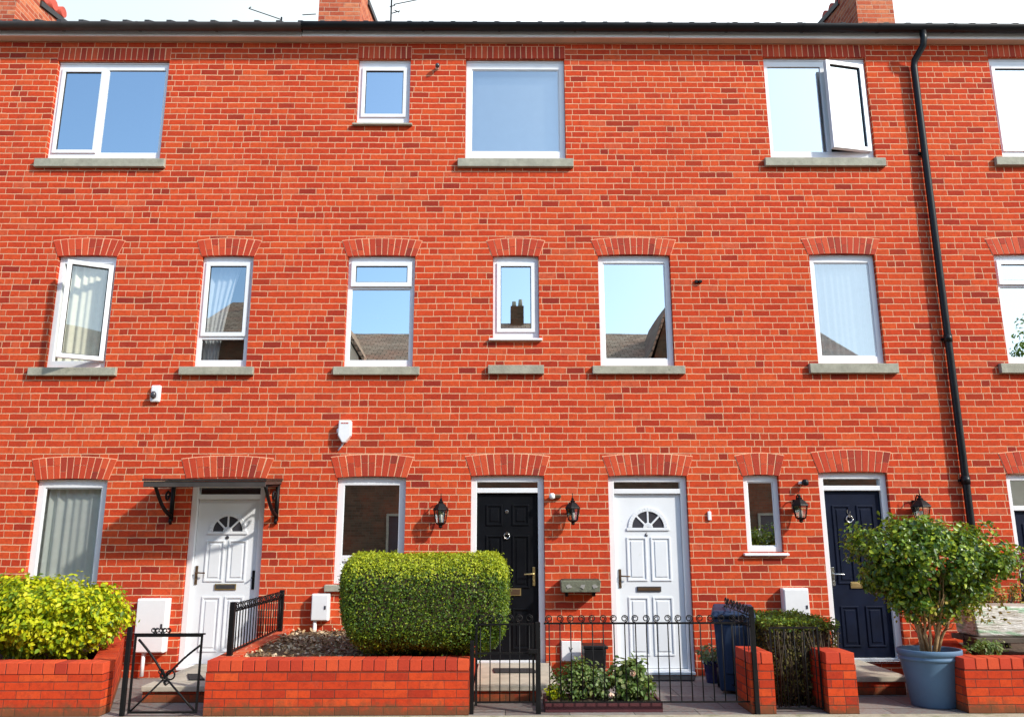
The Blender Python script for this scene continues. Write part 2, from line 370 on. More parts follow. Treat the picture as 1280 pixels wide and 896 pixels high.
def leaves(pts, nrm, size, name, m, parent, spread=.8, aspect=.55, droop=0.0, jitter=.35):
    n = len(pts); pts = np.asarray(pts); nrm = np.asarray(nrm, dtype=float)
    off = Vector((0, 0, 0)); p = parent
    while p is not None: off += p.location; p = p.parent
    pts = pts - np.array(off)
    nn = nrm + rng.normal(0, spread, (n, 3)); nn /= np.linalg.norm(nn, axis=1, keepdims=True) + 1e-9
    a = rng.normal(0, 1, (n, 3)); a[:, 2] -= droop
    t = a - nn * np.sum(a * nn, axis=1, keepdims=True); t /= np.linalg.norm(t, axis=1, keepdims=True) + 1e-9
    b = np.cross(nn, t)
    L = (size * (1 + rng.uniform(-jitter, jitter, n)))[:, None]; W = L * aspect
    V = np.empty((n, 6, 3))
    V[:, 0] = pts; V[:, 1] = pts + t * L * .38 + b * W * .5 + nn * L * .06
    V[:, 2] = pts + t * L * .75 + b * W * .36 + nn * L * .04
    V[:, 3] = pts + t * L - nn * L * .06
    V[:, 4] = pts + t * L * .75 - b * W * .36 + nn * L * .04
    V[:, 5] = pts + t * L * .38 - b * W * .5 + nn * L * .06
    me = bpy.data.meshes.new(name)
    me.vertices.add(n * 6); me.vertices.foreach_set('co', V.reshape(-1))
    me.loops.add(n * 8); me.polygons.add(n * 2)
    base = (np.arange(n) * 6)[:, None]
    idx = np.concatenate([base + np.array([[0, 1, 2, 3]]), base + np.array([[0, 3, 4, 5]])], axis=1).reshape(-1)
    me.loops.foreach_set('vertex_index', idx.astype(np.int32))
    me.polygons.foreach_set('loop_start', (np.arange(n * 2) * 4).astype(np.int32))
    me.polygons.foreach_set('loop_total', np.full(n * 2, 4, np.int32))
    me.update(calc_edges=True); me.validate()
    me.materials.append(M[m]); o = bpy.data.objects.new(name, me); COL.objects.link(o); o.parent = parent
    return o

def lump(p, s, a):
    return a * (np.sin(p[:, 0] * s + 1.3) * np.sin(p[:, 1] * s * 1.2 + .4) + np.sin(p[:, 2] * s * .9 + 2.1 + p[:, 0] * s * .5)) * .5

# ------------------------------------------------------------------ THE TERRACE
terr = thing('brick_terrace', (0, 0, 0), 'long three storey red brick terrace with white windows under a black gutter', 'building')
XL, XR = -13.0, 13.0
Z_WALL = az(640, 54)
FY0, FY1 = .055, .115         # window frame depth range
holes = []

def rect(xl, xr, yt, yb, Y=.06, Yb=None):
    ym = (yt + yb) / 2; xm = (xl + xr) / 2
    return ax(xl, ym, Y), ax(xr, ym, Y), az(xm, yb, Yb if Yb is not None else Y), az(xm, yt, 0.0)

def pane(x0, x1, z0, z1, y, parent, m='glass', tilt=0.0):
    t = tilt * (z1 - z0)
    mb = MB(); mb.hexa([(x0, y, z0), (x1, y, z0), (x1, y + .006, z0), (x0, y + .006, z0), (x0, y + t, z1), (x1, y + t, z1), (x1, y + t + .006, z1), (x0, y + t + .006, z1)])
    # only the outer sheet carries the reflection: keep a single face
    one = MB(); one.add([(x0, y, z0), (x1, y, z0), (x1, y + t, z1), (x0, y + t, z1)], [(0, 1, 2, 3)])
    return one.build('pane', m, parent)

def curtain(x0, x1, z0, z1, y, parent, m, folds=9, amp=.03, name='curtain', gather=0.0):
    mb = MB(); n = max(24, folds * 8); nz = 8
    vs = []
    for j in range(nz + 1):
        f = j / nz
        for i in range(n + 1):
            u = i / n
            uu = u * (1 - gather * math.sin(f * math.pi * .5))
            ph = folds * 2 * math.pi * u + math.sin(u * 13) * .8
            vs.append((x0 + (x1 - x0) * uu, y + amp * math.sin(ph) * (.6 + .4 * math.sin(u * 7 + 1)), z1 + (z0 - z1) * f))
    fs = [(j * (n + 1) + i, j * (n + 1) + i + 1, (j + 1) * (n + 1) + i + 1, (j + 1) * (n + 1) + i) for j in range(nz) for i in range(n)]
    mb.add(vs, fs, 0, True)
    return mb.build(name, m, parent)

def sash(x0, x1, z0, z1, parent, w=.05, hinge=None, ang=0, panem='glass', y=FY0):
    """an opening light: ring of profile proud of the frame, with its pane; hinge 'R' swings the left edge out"""
    def mk(px0, px1):
        mb = MB().ring(px0, px1, z0, z1, w, -.022, .045)
        mb.ring(px0 + w, px1 - w, z0 + w, z1 - w, .010, -.006, .03, 1)
        return mb
    if hinge is None:
        mb = MB().ring(x0, x1, z0, z1, w, y - .018, y + .03)
        mb.ring(x0 + w + .0005, x1 - w - .0005, z0 + w + .0005, z1 - w - .0005, .008, y - .004, y + .02, 1)
        mb.build('sash', ['upvc', 'plastic_black'], parent, bevel=.005)
        pane(x0 + w, x1 - w, z0 + w, z1 - w, y + .008, parent, panem)
    else:
        wd = x1 - x0
        mb = mk(-wd, 0)
        o = mb.build('sash', ['upvc', 'plastic_black'], None, bevel=.005); o.parent = parent
        o.location = Vector((x1, y - .025, 0)) - parent.location; o.rotation_euler.z = ang
        q = MB().add([(-wd + w, .012, z0 + w), (-w, .012, z0 + w), (-w, .012, z1 - w), (-wd + w, .012, z1 - w)], [(0, 1, 2, 3)]).build('pane', panem)
        q.parent = parent; q.location = o.location; q.rotation_euler.z = ang

def arch(xl, xr, z, h, ext=.09, name='brick_arch', straight=False, camber=.016):
    mb = MB(); r2 = random.Random(int(xl * 1000) + int(z * 77))
    n = max(5, round((xr - xl + ext) / .083))
    tl, tr = (xl - ext, xr + ext) if not straight else (xl - .01, xr + .01)
    bl, br = (xl - .012, xr + .012)
    cz = lambda u: -camber * (2 * u - 1) ** 2
    rise = camber * 2.2 if not straight else 0
    tz = lambda u: h - rise * (2 * u - 1) ** 2
    g = .0065
    for i in range(n):
        u0, u1 = i / n, (i + 1) / n
        wv = r2.uniform(-.004, .004)
        p = [(bl + (br - bl) * u0 + g, z + cz(u0)), (bl + (br - bl) * u1 - g, z + cz(u1)), (tl + (tr - tl) * u1 - g + wv, z + tz(u1) - .004), (tl + (tr - tl) * u0 + g + wv, z + tz(u0) - .004)]
        yy = -.006 - r2.uniform(0, .002)
        if not straight and r2.random() < .75:
            k = r2.choice((.45, .5, .33, .62))
            a = (p[0][0] + (p[3][0] - p[0][0]) * k, p[0][1] + (p[3][1] - p[0][1]) * k); b = (p[1][0] + (p[2][0] - p[1][0]) * k, p[1][1] + (p[2][1] - p[1][1]) * k)
            mb.prism([p[0], p[1], (b[0], b[1] - .003), (a[0], a[1] - .003)], yy, .07)
            mb.prism([(a[0], a[1] + .003), (b[0], b[1] + .003), p[2], p[3]], yy, .07)
        else: mb.prism(p, yy, .07)
    m = 16; poly = [(bl + (br - bl) * i / m, z + cz(i / m) + .004) for i in range(m + 1)] + [(tr + (tl - tr) * i / m, z + tz(1 - i / m) + .004) for i in range(m + 1)]
    for i in range(m):
        u0, u1 = i / m, (i + 1) / m
        mb.prism([(bl + (br - bl) * u0, z + cz(u0) + .004), (bl + (br - bl) * u1, z + cz(u1) + .004), (tl + (tr - tl) * u1, z + tz(u1) + .004), (tl + (tr - tl) * u0, z + tz(u0) + .004)], -.0025, .066, 1)
    return mb.build(name, ['vous', 'mortar'], terr)

def window(xl, xr, yt, yb, kind='plain', sill=None, curt=None, top='arch', fw=.062, label=None, thin=False, gm='glass'):
    x0, x1, z0, z1 = rect(xl, xr, yt, yb, .05, -.06 if sill else None)
    holes.append((x0, x1, z0, z1))
    W, H = x1 - x0, z1 - z0
    e = .002
    X0, X1, Z0, Z1 = x0 + e, x1 - e, z0 + e, z1 - e
    el = max(0.0, (z0 + z1) / 2 - EYE.z) / 10
    fb = fw + (.115 * el if sill else 0); ft = fw + .02 + .06 * el
    fr = MB().ring(X0, X1, Z0, Z1, fw, FY0, FY1, wb=fb, wt=ft)
    fr.box(X0 + .004, X1 - .004, FY0 - .012, FY0 - .001, Z1 - .028, Z1 - .004)
    root = bpy.data.objects.new('window', None)
    ins = (X0 + fw, X1 - fw, Z0 + fb, Z1 - ft)
    def part(mb): return mb.build('window', ['upvc', 'plastic_black'], terr, bevel=.005)
    y = FY0 + .02
    if kind == 'plain':
        fr.ring(ins[0] + .0005, ins[1] - .0005, ins[2] + .0005, ins[3] - .0005, .014, FY0 + .012, FY0 + .03, 0)
        w = part(fr); pane(*ins, y, w, gm)
    elif kind == 'sashed':
        w = part(fr); sash(ins[0] - .012, ins[1] + .012, ins[2] - .012, ins[3] + .012, w, panem=gm)
    elif kind == 'left_sash':
        xm = x0 + W * .43
        fr.box(xm - .03, xm + .03, FY0 + .001, FY1 - .001, ins[2] - .001, ins[3] + .001)
        w = part(fr); sash(ins[0] - .015, xm - .018, ins[2] - .015, ins[3] + .015, w, .05, panem=gm); pane(xm + .03, ins[1], ins[2], ins[3], y, w, gm)
    elif kind == 'right_open':
        xm = x0 + W * .58
        fr.box(xm - .03, xm + .03, FY0 + .001, FY1 - .001, ins[2] - .001, ins[3] + .001)
        w = part(fr); pane(ins[0], xm - .03, ins[2], ins[3], y, w, gm)
        sash(xm - .025, ins[1] + .02, ins[2] - .015, ins[3] + .015, w, .06, 'R', R(12), panem=gm)
    elif kind == 'open':
        w = part(fr); sash(ins[0] + .13, ins[1] + .025, ins[2] - .01, ins[3] - .035, w, .055, 'R', R(27), panem=gm)
    elif kind == 'top_light':
        zm = z1 - H * .285
        fr.box(ins[0] - .001, ins[1] + .001, FY0 + .001, FY1 - .001, zm - .03, zm + .03)
        w = part(fr); pane(ins[0], ins[1], ins[2], zm - .03, y, w, gm)
        sash(ins[0] - .02, ins[1] + .02, zm + .005, ins[3] + .02, w, .06, y=FY0 - .01, panem=gm)
    elif kind == 'low_light':
        zm = z0 + H * .265
        fr.box(ins[0] - .001, ins[1] + .001, FY0 + .001, FY1 - .001, zm - .028, zm + .028)
        w = part(fr); pane(ins[0], ins[1], ins[2], zm - .028, y, w, gm)
        sash(ins[0] - .02, ins[1] + .02, zm + .012, ins[3] + .02, w, .055, panem=gm)
    elif kind == 'panel':
        zm = az((xl + xr) / 2, 697, .06)
        fr.box(ins[0] - .001, ins[1] + .001, FY0 + .001, FY1 - .001, zm - .04, zm + .03)
        fr.box(ins[0] - .001, ins[1] + .001, FY0 + .03, FY1 - .002, ins[2] - .001, zm - .04)
        w = part(fr); pane(ins[0], ins[1], zm + .03, ins[3], y, w, gm)
    if label: w['label'] = label
    if sill:
        sx0, sx1, sy0, sy1 = sill
        a = ax(sx0, sy1, -.05); b = ax(sx1, sy1, -.05); zt = z0 - .002; zb = az((sx0 + sx1) / 2, sy1, -.06)
        if thin: MB().hexa([(a, -.055, zt - .04), (b, -.055, zt - .04), (b, FY0 + .03, zt - .03), (a, FY0 + .03, zt - .03), (a, -.055, zt - .012), (b, -.055, zt - .012), (b, FY0 + .03, zt), (a, FY0 + .03, zt)]).build('sill', 'upvc' if thin == 1 else 'stone', w, bevel=.006)
        else: MB().hexa([(a, -.06, zb), (b, -.06, zb), (b, -.001, zb), (a, -.001, zb), (a, -.06, zt - .008), (b, -.06, zt - .008), (b, -.001, zt), (a, -.001, zt)]).box(x0 + .001, x1 - .001, -.0005, FY1, zb, zt - .001).build('sill', 'stone', w, bevel=.006)
    if curt:
        m, c0, c1, folds, gather = curt
        curtain(x0 + W * c0, x0 + W * c1, z0 - .05, z1 + .05, FY1 + .06, w, m, folds, .028, gather=gather)
    if top == 'arch': arch(x0, x1, z1, (.235 if yt < 500 else .27))
    elif top == 'soldier': arch(x0, x1, z1 + .004, min(.19, Z_WALL - z1 - .012), straight=True, camber=0)
    return w, (x0, x1, z0, z1)

# top floor
window(67.5, 208, 76, 197, 'left_sash', (42, 205, 198, 208), top='soldier')
window(447.5, 513, 74, 152, 'sashed', (440, 515, 152, 158), top='soldier', thin=2)
w, rr_ = window(582, 706, 74, 197, 'plain', (572, 717, 198, 208), top='soldier', fw=.075, label='white window with a pale roller blind drawn down', gm='midglass')
MB().box(rr_[0] + .08, rr_[1] - .08, .19, .20, rr_[2] + (rr_[3] - rr_[2]) * .06, rr_[3] + .02).build('blind', 'blind', w)
window(957, 1086, 72, 196, 'right_open', (957, 1108, 197, 207), top='soldier', label='white window with its right light swung open')
window(1241, 1390, 72, 195, 'left_sash', (1246, 1400, 196, 206), top='soldier')
# first floor
window(67, 141, 319, 458, 'open', (34, 144, 459, 469), curt=('curtain', .02, .98, 8, 0), label='white window with its casement swung open before cream curtains', gm='clearglass')
window(249, 314, 319, 457, 'low_light', (223, 316, 458, 468), curt=('net', .05, .75, 5, .55), gm='midglass')
window(433, 518, 319, 457, 'top_light', (416, 524, 458, 468))
window(616, 673.5, 319, 421, 'sashed', (611, 678, 422, 426), thin=1)
window(748.5, 839.5, 318, 456, 'plain', (741, 857, 457, 467), fw=.065)
window(1015, 1098, 317, 453, 'plain', (1013, 1124, 455, 466), curt=('net', .1, .95, 9, 0), fw=.07, gm='midglass')
window(1248, 1340, 317, 453, 'top_light', (1252, 1350, 455, 466))
# ground floor
window(39, 129, 598, 755, 'plain', (10, 135, 756, 764), curt=('grcurtain', .04, .98, 8, 0), fw=.085, gm='clearglass')
window(419.5, 506.5, 595, 730, 'panel', (405, 520, 731, 739), fw=.085)
window(930, 975, 593, 690, 'plain', (931, 987, 690, 694), thin=1, fw=.06)
# a spare stone sill left in the brickwork below the small white window
a, b = ax(610, 460, -.05), ax(680, 460, -.05)
MB().box(a, b, -.06, -.001, az(645, 467, -.06), az(645, 456, -.06)).build('stone_ledge', 'stone', terr, bevel=.006)

# ---- doors
def knob_lathe(c, prof, parent, m, name):
    pass

def door(xl, xr, yt, yb, style, m, ym, foot=None, arch_on=True, label=None):
    y0m = (yt + yb) / 2
    x0, x1, z0, z1 = rect(xl, xr, yt, yb)
    holes.append((x0, x1, z0, z1))
    e = .002; fw = .075
    X0, X1, Z0, Z1 = x0 + e, x1 - e, z0 + e, z1 - e
    zt = az((xl + xr) / 2, ym, .08)            # head of the leaf
    LX0, LX1, LZ0, LZ1 = X0 + fw + .003, X1 - fw - .003, Z0 + .055, zt - .003
    LW, LH = LX1 - LX0, LZ1 - LZ0
    LY = .095
    leaf = MB().box(LX0, LX1, LY, LY + .045, LZ0, LZ1)
    def U(u): return LX0 + LW * u
    def V(v): return LZ0 + LH * v
    def raised(u0, u1, v0, v1, d=.012):
        leaf.ring(U(u0), U(u1), V(v0), V(v1), .022, LY - d, LY - .0005)
        i = .05
        leaf.box(U(u0) + i, U(u1) - i, LY - d * .7, LY - .0005, V(v0) + i, V(v1) - i)
    if style == 'fan':
        raised(.17, .47, .49, .745); raised(.53, .83, .49, .745)
        raised(.17, .47, .07, .40); raised(.53, .83, .07, .40)
        cx, cz, ro = U(.5), V(.80), LW * .30
        N = 20
        for i in range(N):
            t0, t1 = math.pi * i / N, math.pi * (i + 1) / N
            leaf.prism([(cx + ro * .80 * math.cos(t0), cz + ro * .80 * math.sin(t0)), (cx + ro * math.cos(t0), cz + ro * math.sin(t0)), (cx + ro * math.cos(t1), cz + ro * math.sin(t1)), (cx + ro * .80 * math.cos(t1), cz + ro * .80 * math.sin(t1))], LY - .016, LY - .0005)
        leaf.box(cx - ro * 1.08, cx + ro * 1.08, LY - .0165, LY - .0006, cz - .035, cz - .001)
        for i in range(10):
            t0, t1 = math.pi * i / 10, math.pi * (i + 1) / 10
            leaf.prism([(cx, cz), (cx + ro * .25 * math.cos(t0), cz + ro * .25 * math.sin(t0)), (cx + ro * .25 * math.cos(t1), cz + ro * .25 * math.sin(t1))], LY - .0155, LY - .0005)
        for t in (math.pi * .25, math.pi * .5, math.pi * .75):
            dx, dz = math.cos(t), math.sin(t); nx, nz = -dz * .011, dx * .011
            leaf.prism([(cx + dx * ro * .2 + nx, cz + dz * ro * .2 + nz), (cx + dx * ro * .2 - nx, cz + dz * ro * .2 - nz), (cx + dx * ro * .85 - nx, cz + dz * ro * .85 - nz), (cx + dx * ro * .85 + nx, cz + dz * ro * .85 + nz)], LY - .013, LY - .0005)
    elif style == 'six':
        raised(.15, .42, .80, .93); raised(.58, .86, .80, .93)
        raised(.15, .42, .42, .74); raised(.58, .86, .42, .74)
        raised(.15, .42, .06, .30); raised(.58, .86, .06, .30)
    elif style == 'four':
        raised(.13, .44, .43, .91); raised(.56, .87, .43, .91)
        raised(.13, .44, .06, .30); raised(.56, .87, .06, .30)
    d = leaf.build('door', m, terr, bevel=.006)
    if label: d['label'] = label
    fr = MB().ring(X0, X1, Z0, Z1, fw, FY0 - .005, .16, wb=.05)
    fr.box(X0 + fw - .001, X1 - fw + .001, FY0 - .002, .155, zt, zt + .06)
    fr.build('door_frame', 'upvc', d, bevel=.006)
    pane(X0 + fw, X1 - fw, zt + .06, Z1 - fw, .10, d, 'glass')
    MB().box(X0 + .01, X1 - .01, -.03, FY0 - .006, Z0, Z0 + .03).build('threshold', 'chrome' if style != 'fan' else 'upvc', d, bevel=.004)
    if style == 'fan':
        gl = MB(); N = 24
        gl.add([(cx, LY - .004, cz)] + [(cx + ro * .82 * math.cos(math.pi * i / N), LY - .004, cz + ro * .82 * math.sin(math.pi * i / N)) for i in range(N + 1)], [(0, i + 1, i + 2) for i in range(N)])
        gl.build('fan_pane', 'grey_lens', d)
    return d, U, V, LY, LW, LH

def slot(d, U, V, LY, u0, u1, v, h, m, inner, frame=None):
    mb = MB().box(U(u0), U(u1), LY - .014, LY - .0006, V(v), V(v) + h)
    mb.box(U(u0) + .012, U(u1) - .012, LY - .017, LY - .0145, V(v) + .012, V(v) + h - .012, 1)
    mb.build('letter_box', [m, inner], d, bevel=.003)
def lever(d, X, Z, LY, dirn, m):
    mb = MB().box(X - .016, X + .016, LY - .012, LY - .0006, Z - .11, Z + .11)
    mb.tube([(X, LY - .01, Z + .03), (X, LY - .05, Z + .03), (X + dirn * .02, LY - .055, Z + .03), (X + dirn * .12, LY - .055, Z + .026)], .009, 8)
    mb.lathe((X, LY - .014, Z - .06), [(.008, 0), (.008, .012)], 10)
    mb.build('handle', m, d, bevel=.003)
def disc(d, X, Z, LY, r, m, name, th=.008):
    mb = MB(); n = 18
    pf = [(X + r * math.cos(2 * math.pi * k / n), Z + r * math.sin(2 * math.pi * k / n)) for k in range(n)]
    mb.prism(pf, LY - th, LY - .0006); mb.build(name, m, d, bevel=.002)
def ringknock(d, X, Z, LY, r, m):
    mb = MB().tube([(X + r * math.cos(t), LY - .02, Z + r * math.sin(t)) for t in [math.pi * 2 * k / 16 for k in range(17)]], r * .2, 6)
    mb.tube([(X, LY - .001, Z + r), (X, LY - .03, Z + r)], r * .5, 10)
    mb.build('knocker', m, d)
def numeral(d, X, Z, LY, s, m, txt='6'):
    cu = bpy.data.curves.new('numeral', 'FONT'); cu.body = txt; cu.size = s; cu.extrude = .003; cu.align_x = 'CENTER'; cu.align_y = 'CENTER'
    tmp = bpy.data.objects.new('numeral', cu); COL.objects.link(tmp)
    bpy.context.view_layer.update()
    me = bpy.data.meshes.new_from_object(tmp.evaluated_get(bpy.context.evaluated_depsgraph_get()))
    bpy.data.objects.remove(tmp)
    me.materials.clear(); me.materials.append(M[m])
    o = bpy.data.objects.new('numeral', me); COL.objects.link(o); o.parent = d
    o.location = (X, LY - .006, Z); o.rotation_euler = (R(90), 0, 0)

d, U, V, LY, LW, LH = door(232, 327, 601, 836, 'fan', 'wdoor', 624, label='white door with a brown handle and fan light under the canopy')
slot(d, U, V, LY, .36, .70, .44, .07, 'brass', 'grey_lens'); lever(d, U(.05), V(.53), LY, 1, 'bronze'); disc(d, U(.5), V(.762), LY, .022, 'grey_lens', 'spy_hole')
lever(d, U(.965), V(.50), LY, -.1, 'iron')
arch(*[ax(234, 595), ax(332, 595)], az(283, 596), .26)
d, U, V, LY, LW, LH = door(587.5, 681, 594, 831, 'six', 'bdoor', 616, label='black panelled door with a brass handle and letter plate')
slot(d, U, V, LY, .36, .72, .375, .085, 'brass', 'bronze'); lever(d, U(.93), V(.49), LY, -1, 'brass'); disc(d, U(.49), V(.885), LY, .022, 'chrome', 'spy_hole'); ringknock(d, U(.49), V(.735), LY, .034, 'chrome')
arch(*[ax(590, 590), ax(679, 590)], az(635, 593), .26)
d, U, V, LY, LW, LH = door(762.5, 863, 594, 842, 'fan', 'wdoor', 617, label='white door with a black letter plate, fan light and small number')
slot(d, U, V, LY, .30, .66, .43, .06, 'grey_lens', 'bronze'); lever(d, U(.055), V(.505), LY, 1, 'bronze'); numeral(d, U(.47), V(.758), LY, .075, 'grey_lens')
arch(*[ax(762, 590), ax(858, 590)], az(810, 593), .26)
d, U, V, LY, LW, LH = door(1030, 1118, 590, 828, 'four', 'ndoor', 613, label='navy panelled door with chrome numeral and brass letter plate')
slot(d, U, V, LY, .34, .70, .405, .075, 'brass', 'brass'); lever(d, U(.05), V(.475), LY, 1, 'chrome'); numeral(d, U(.42), V(.872), LY, .10, 'chrome'); ringknock(d, U(.42), V(.825), LY, .04, 'chrome')
arch(*[ax(1024, 588), ax(1107, 588)], az(1065, 589), .27)
d, U, V, LY, LW, LH = door(1269, 1362, 592, 828, 'four', 'ndoor', 638, label='dark door cut by the right edge of the view')
arch(*[ax(1259, 588), ax(1350, 588)], az(1300, 590), .27)
# fix arch for the three ground windows and small window comes from window()

# ---- brick wall with openings
def wall_mesh(x0, x1, z0, z1, hs, y=0.0, depth=.24):
    xs = sorted({x0, x1, *[h[0] for h in hs], *[h[1] for h in hs]}); zs = sorted({z0, z1, *[h[2] for h in hs], *[h[3] for h in hs]})
    xs = [x for x in xs if x0 <= x <= x1]; zs = [z for z in zs if z0 <= z <= z1]
    mb = MB(); idx = {}
    def vid(i, j):
        if (i, j) not in idx: idx[(i, j)] = len(mb.v); mb.v.append((xs[i], y, zs[j]))
        return idx[(i, j)]
    for i in range(len(xs) - 1):
        for j in range(len(zs) - 1):
            cx, cz = (xs[i] + xs[i + 1]) / 2, (zs[j] + zs[j + 1]) / 2
            if any(h[0] < cx < h[1] and h[2] < cz < h[3] for h in hs): continue
            mb.f.append([vid(i, j), vid(i + 1, j), vid(i + 1, j + 1), vid(i, j + 1)]); mb.m.append(0); mb.sm.append(False)
    for a, b, c, d_ in hs:
        b = min(b, x1)
        mb.add([(a, y, c), (a, y, d_), (a, y + depth, d_), (a, y + depth, c)], [(0, 1, 2, 3)])
        mb.add([(b, y, c), (b, y, d_), (b, y + depth, d_), (b, y + depth, c)], [(3, 2, 1, 0)])
        mb.add([(a, y, d_), (b, y, d_), (b, y + depth, d_), (a, y + depth, d_)], [(0, 1, 2, 3)])
        mb.add([(a, y, c), (b, y, c), (b, y + depth, c), (a, y + depth, c)], [(3, 2, 1, 0)])
    # side gables and back
    mb.add([(x0, y, z0), (x0, 8, z0), (x0, 8, z1), (x0, y, z1)], [(0, 1, 2, 3)])
    mb.add([(x1, y, z0), (x1, 8, z0), (x1, 8, z1), (x1, y, z1)], [(3, 2, 1, 0)])
    mb.add([(x0, 8, z0), (x1, 8, z0), (x1, 8, z1), (x0, 8, z1)], [(3, 2, 1, 0)])
    return mb
wm = wall_mesh(XL, XR, -.3, Z_WALL, holes)
me_wall = wm.build('wall', 'brick', terr)
# rooms
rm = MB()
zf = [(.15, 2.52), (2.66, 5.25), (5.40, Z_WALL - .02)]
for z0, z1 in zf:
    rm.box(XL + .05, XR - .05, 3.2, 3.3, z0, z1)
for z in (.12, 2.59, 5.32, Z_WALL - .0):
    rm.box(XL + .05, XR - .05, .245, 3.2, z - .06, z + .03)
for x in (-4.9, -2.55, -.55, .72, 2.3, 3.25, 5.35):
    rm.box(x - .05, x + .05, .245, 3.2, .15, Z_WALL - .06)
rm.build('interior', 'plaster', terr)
# eaves
ZS = Z_WALL
xf = ax(836, 47, -.12)
MB().box(XL, XR, -.12, .0, ZS + .001, ZS + .014).build('soffit', 'soffit', terr)
MB().box(XL, ax(377, 45, -.13), -.145, -.12, ZS - .006, ZS + .20).build('fascia', 'fascia', terr, bevel=.003)
MB().box(ax(378, 45, -.13), xf - .004, -.148, -.12, ZS - .004, ZS + .20).build('fascia', 'fascia', terr, bevel=.003)
MB().box(xf + .003, XR, -.145, -.12, ZS - .007, ZS + .20).build('fascia', 'fascia', terr, bevel=.003)
def gutter(x0, x1, m, zc, yc=-.228, r=.080):
    n = 14; pr = [(yc - r * math.cos(math.pi * k / n), zc - r * math.sin(math.pi * k / n)) for k in range(n + 1)]
    pi = [(yc - (r - .006) * math.cos(math.pi * k / n), zc - (r - .006) * math.sin(math.pi * k / n)) for k in range(n + 1)]
    mb = MB()
    ring = pr + pi[::-1]; N = len(ring)
    vs = [(x0, y, z) for y, z in ring] + [(x1, y, z) for y, z in ring]
    mb.add(vs, [((i + 1) % N, i, N + i, N + (i + 1) % N) for i in range(N)], 0, True)
    x = x0 + .6
    while x < x1 - .2:                       # brackets
        pb = [(yc - (r + .005) * math.cos(math.pi * k / n), zc - (r + .005) * math.sin(math.pi * k / n)) for k in range(n + 1)]
        rg = pb + [(y, z) for y, z in pr[::-1]]
        vs = [(x, y, z) for y, z in rg] + [(x + .03, y, z) for y, z in rg]
        N2 = len(rg); mb.add(vs, [((i + 1) % N2, i, N2 + i, N2 + (i + 1) % N2) for i in range(N2)], 0, True)
        x += 1.05
    return mb.build('gutter', m, terr)
ZG = az(640, 27.5, -.308)
gutter(XL, ax(378, 34, -.2), 'gutbrown', ZG - .015)
gutter(ax(378, 34, -.2) + .004, XR, 'plastic_black', ZG)
# roof: tiles with raised rolls
rf = MB(); x = XL - .05; pit = math.tan(R(29)); RY = 4.2
z_e = ZG - .002; y_e = -.27
while x < XR + .05:
    w = .30
    for a, b, h in ((0, .06, .028), (.06, w, 0.0)):
        rf.hexa([(x + a, y_e, z_e - .02), (x + b, y_e, z_e - .02), (x + b, RY, z_e - .02 + (RY - y_e) * pit), (x + a, RY, z_e - .02 + (RY - y_e) * pit),
                 (x + a, y_e, z_e + .012 + h), (x + b, y_e, z_e + .012 + h), (x + b, RY, z_e + .012 + h + (RY - y_e) * pit), (x + a, RY, z_e + .012 + h + (RY - y_e) * pit)])
    x += w
zr = z_e + (RY - y_e) * pit
rf.hexa([(XL, RY + .002, zr - .05), (XR, RY + .002, zr - .05), (XR, 8.3, z_e - .05), (XL, 8.3, z_e - .05), (XL, RY + .002, zr), (XR, RY + .002, zr), (XR, 8.3, z_e), (XL, 8.3, z_e)])
roof = rf.build('roof', 'tile', terr)
# chimneys: stack plus brick shoulder that falls away behind it under a dark coping
def chimney(pa, pb, pside, p1, p2, red, pot):
    YC = .9
    xa, xb = ax(pa, 20, YC), ax(pb, 20, YC)
    mb = MB(); mb.box(xa, xb, YC, YC + .55, 8.7, 11.1)
    c = None
    Xs = xb if pside == 'R' else xa
    (ya, za), (yb, zb) = side(*p1, Xs), side(*p2, Xs)
    sl = (zb - za) / (yb - ya)
    yk, ye = YC + .551, yb + .5
    T = .24
    s0, s1 = (Xs - T, Xs) if pside == 'R' else (Xs, Xs + T)
    zk = min(za + sl * (yk - ya), 11.0)
    mb.prismx([(yk, 8.8), (ye, 8.8), (ye, zb + sl * (ye - yb)), (yk, zk)], s0 + .002, s1 - .002)
    st = mb.build('chimney', 'chim', terr)
    o = .03
    MB().prismx([(yk, zk), (ye, zb + sl * (ye - yb)), (ye, zb + sl * (ye - yb) + .09), (yk, zk + .09)], s0 - o, s1 + o).build('coping', 'lead', st)
    MB().box(xa - .04, xb + .04, YC - .04, YC + .59, 11.101, 11.2).build('cap', 'chim', st)
    MB().lathe(((xa + xb) / 2, YC + .28, 11.2), [(.13, 0), (.11, .3), (.14, .32), (.14, .38), (.1, .38)], 16).build('chimney_pot', 'terracotta', st)
    if red:
        mb = MB(); (yr, zr_) = side(*red, Xs)
        for k in range(3):
            yy = yr + .16 - k * .26; zz = zr_ - sl * (k * .26)
            mb.tube([(s0 - .02, yy, zz), (s1 + .02, yy, zz)], .09, 12)
        mb.build('ridge_tile', 'terracotta', st)
chimney(-24, 18, 'R', (40, 0), (72, 25), (72, 8), 1)
chimney(398, 450, 'R', (457, 0), (467, 25), None, 1)
chimney(1072, 1118, 'L', (1055, 0), (1033, 25), (1036, 13), 1)

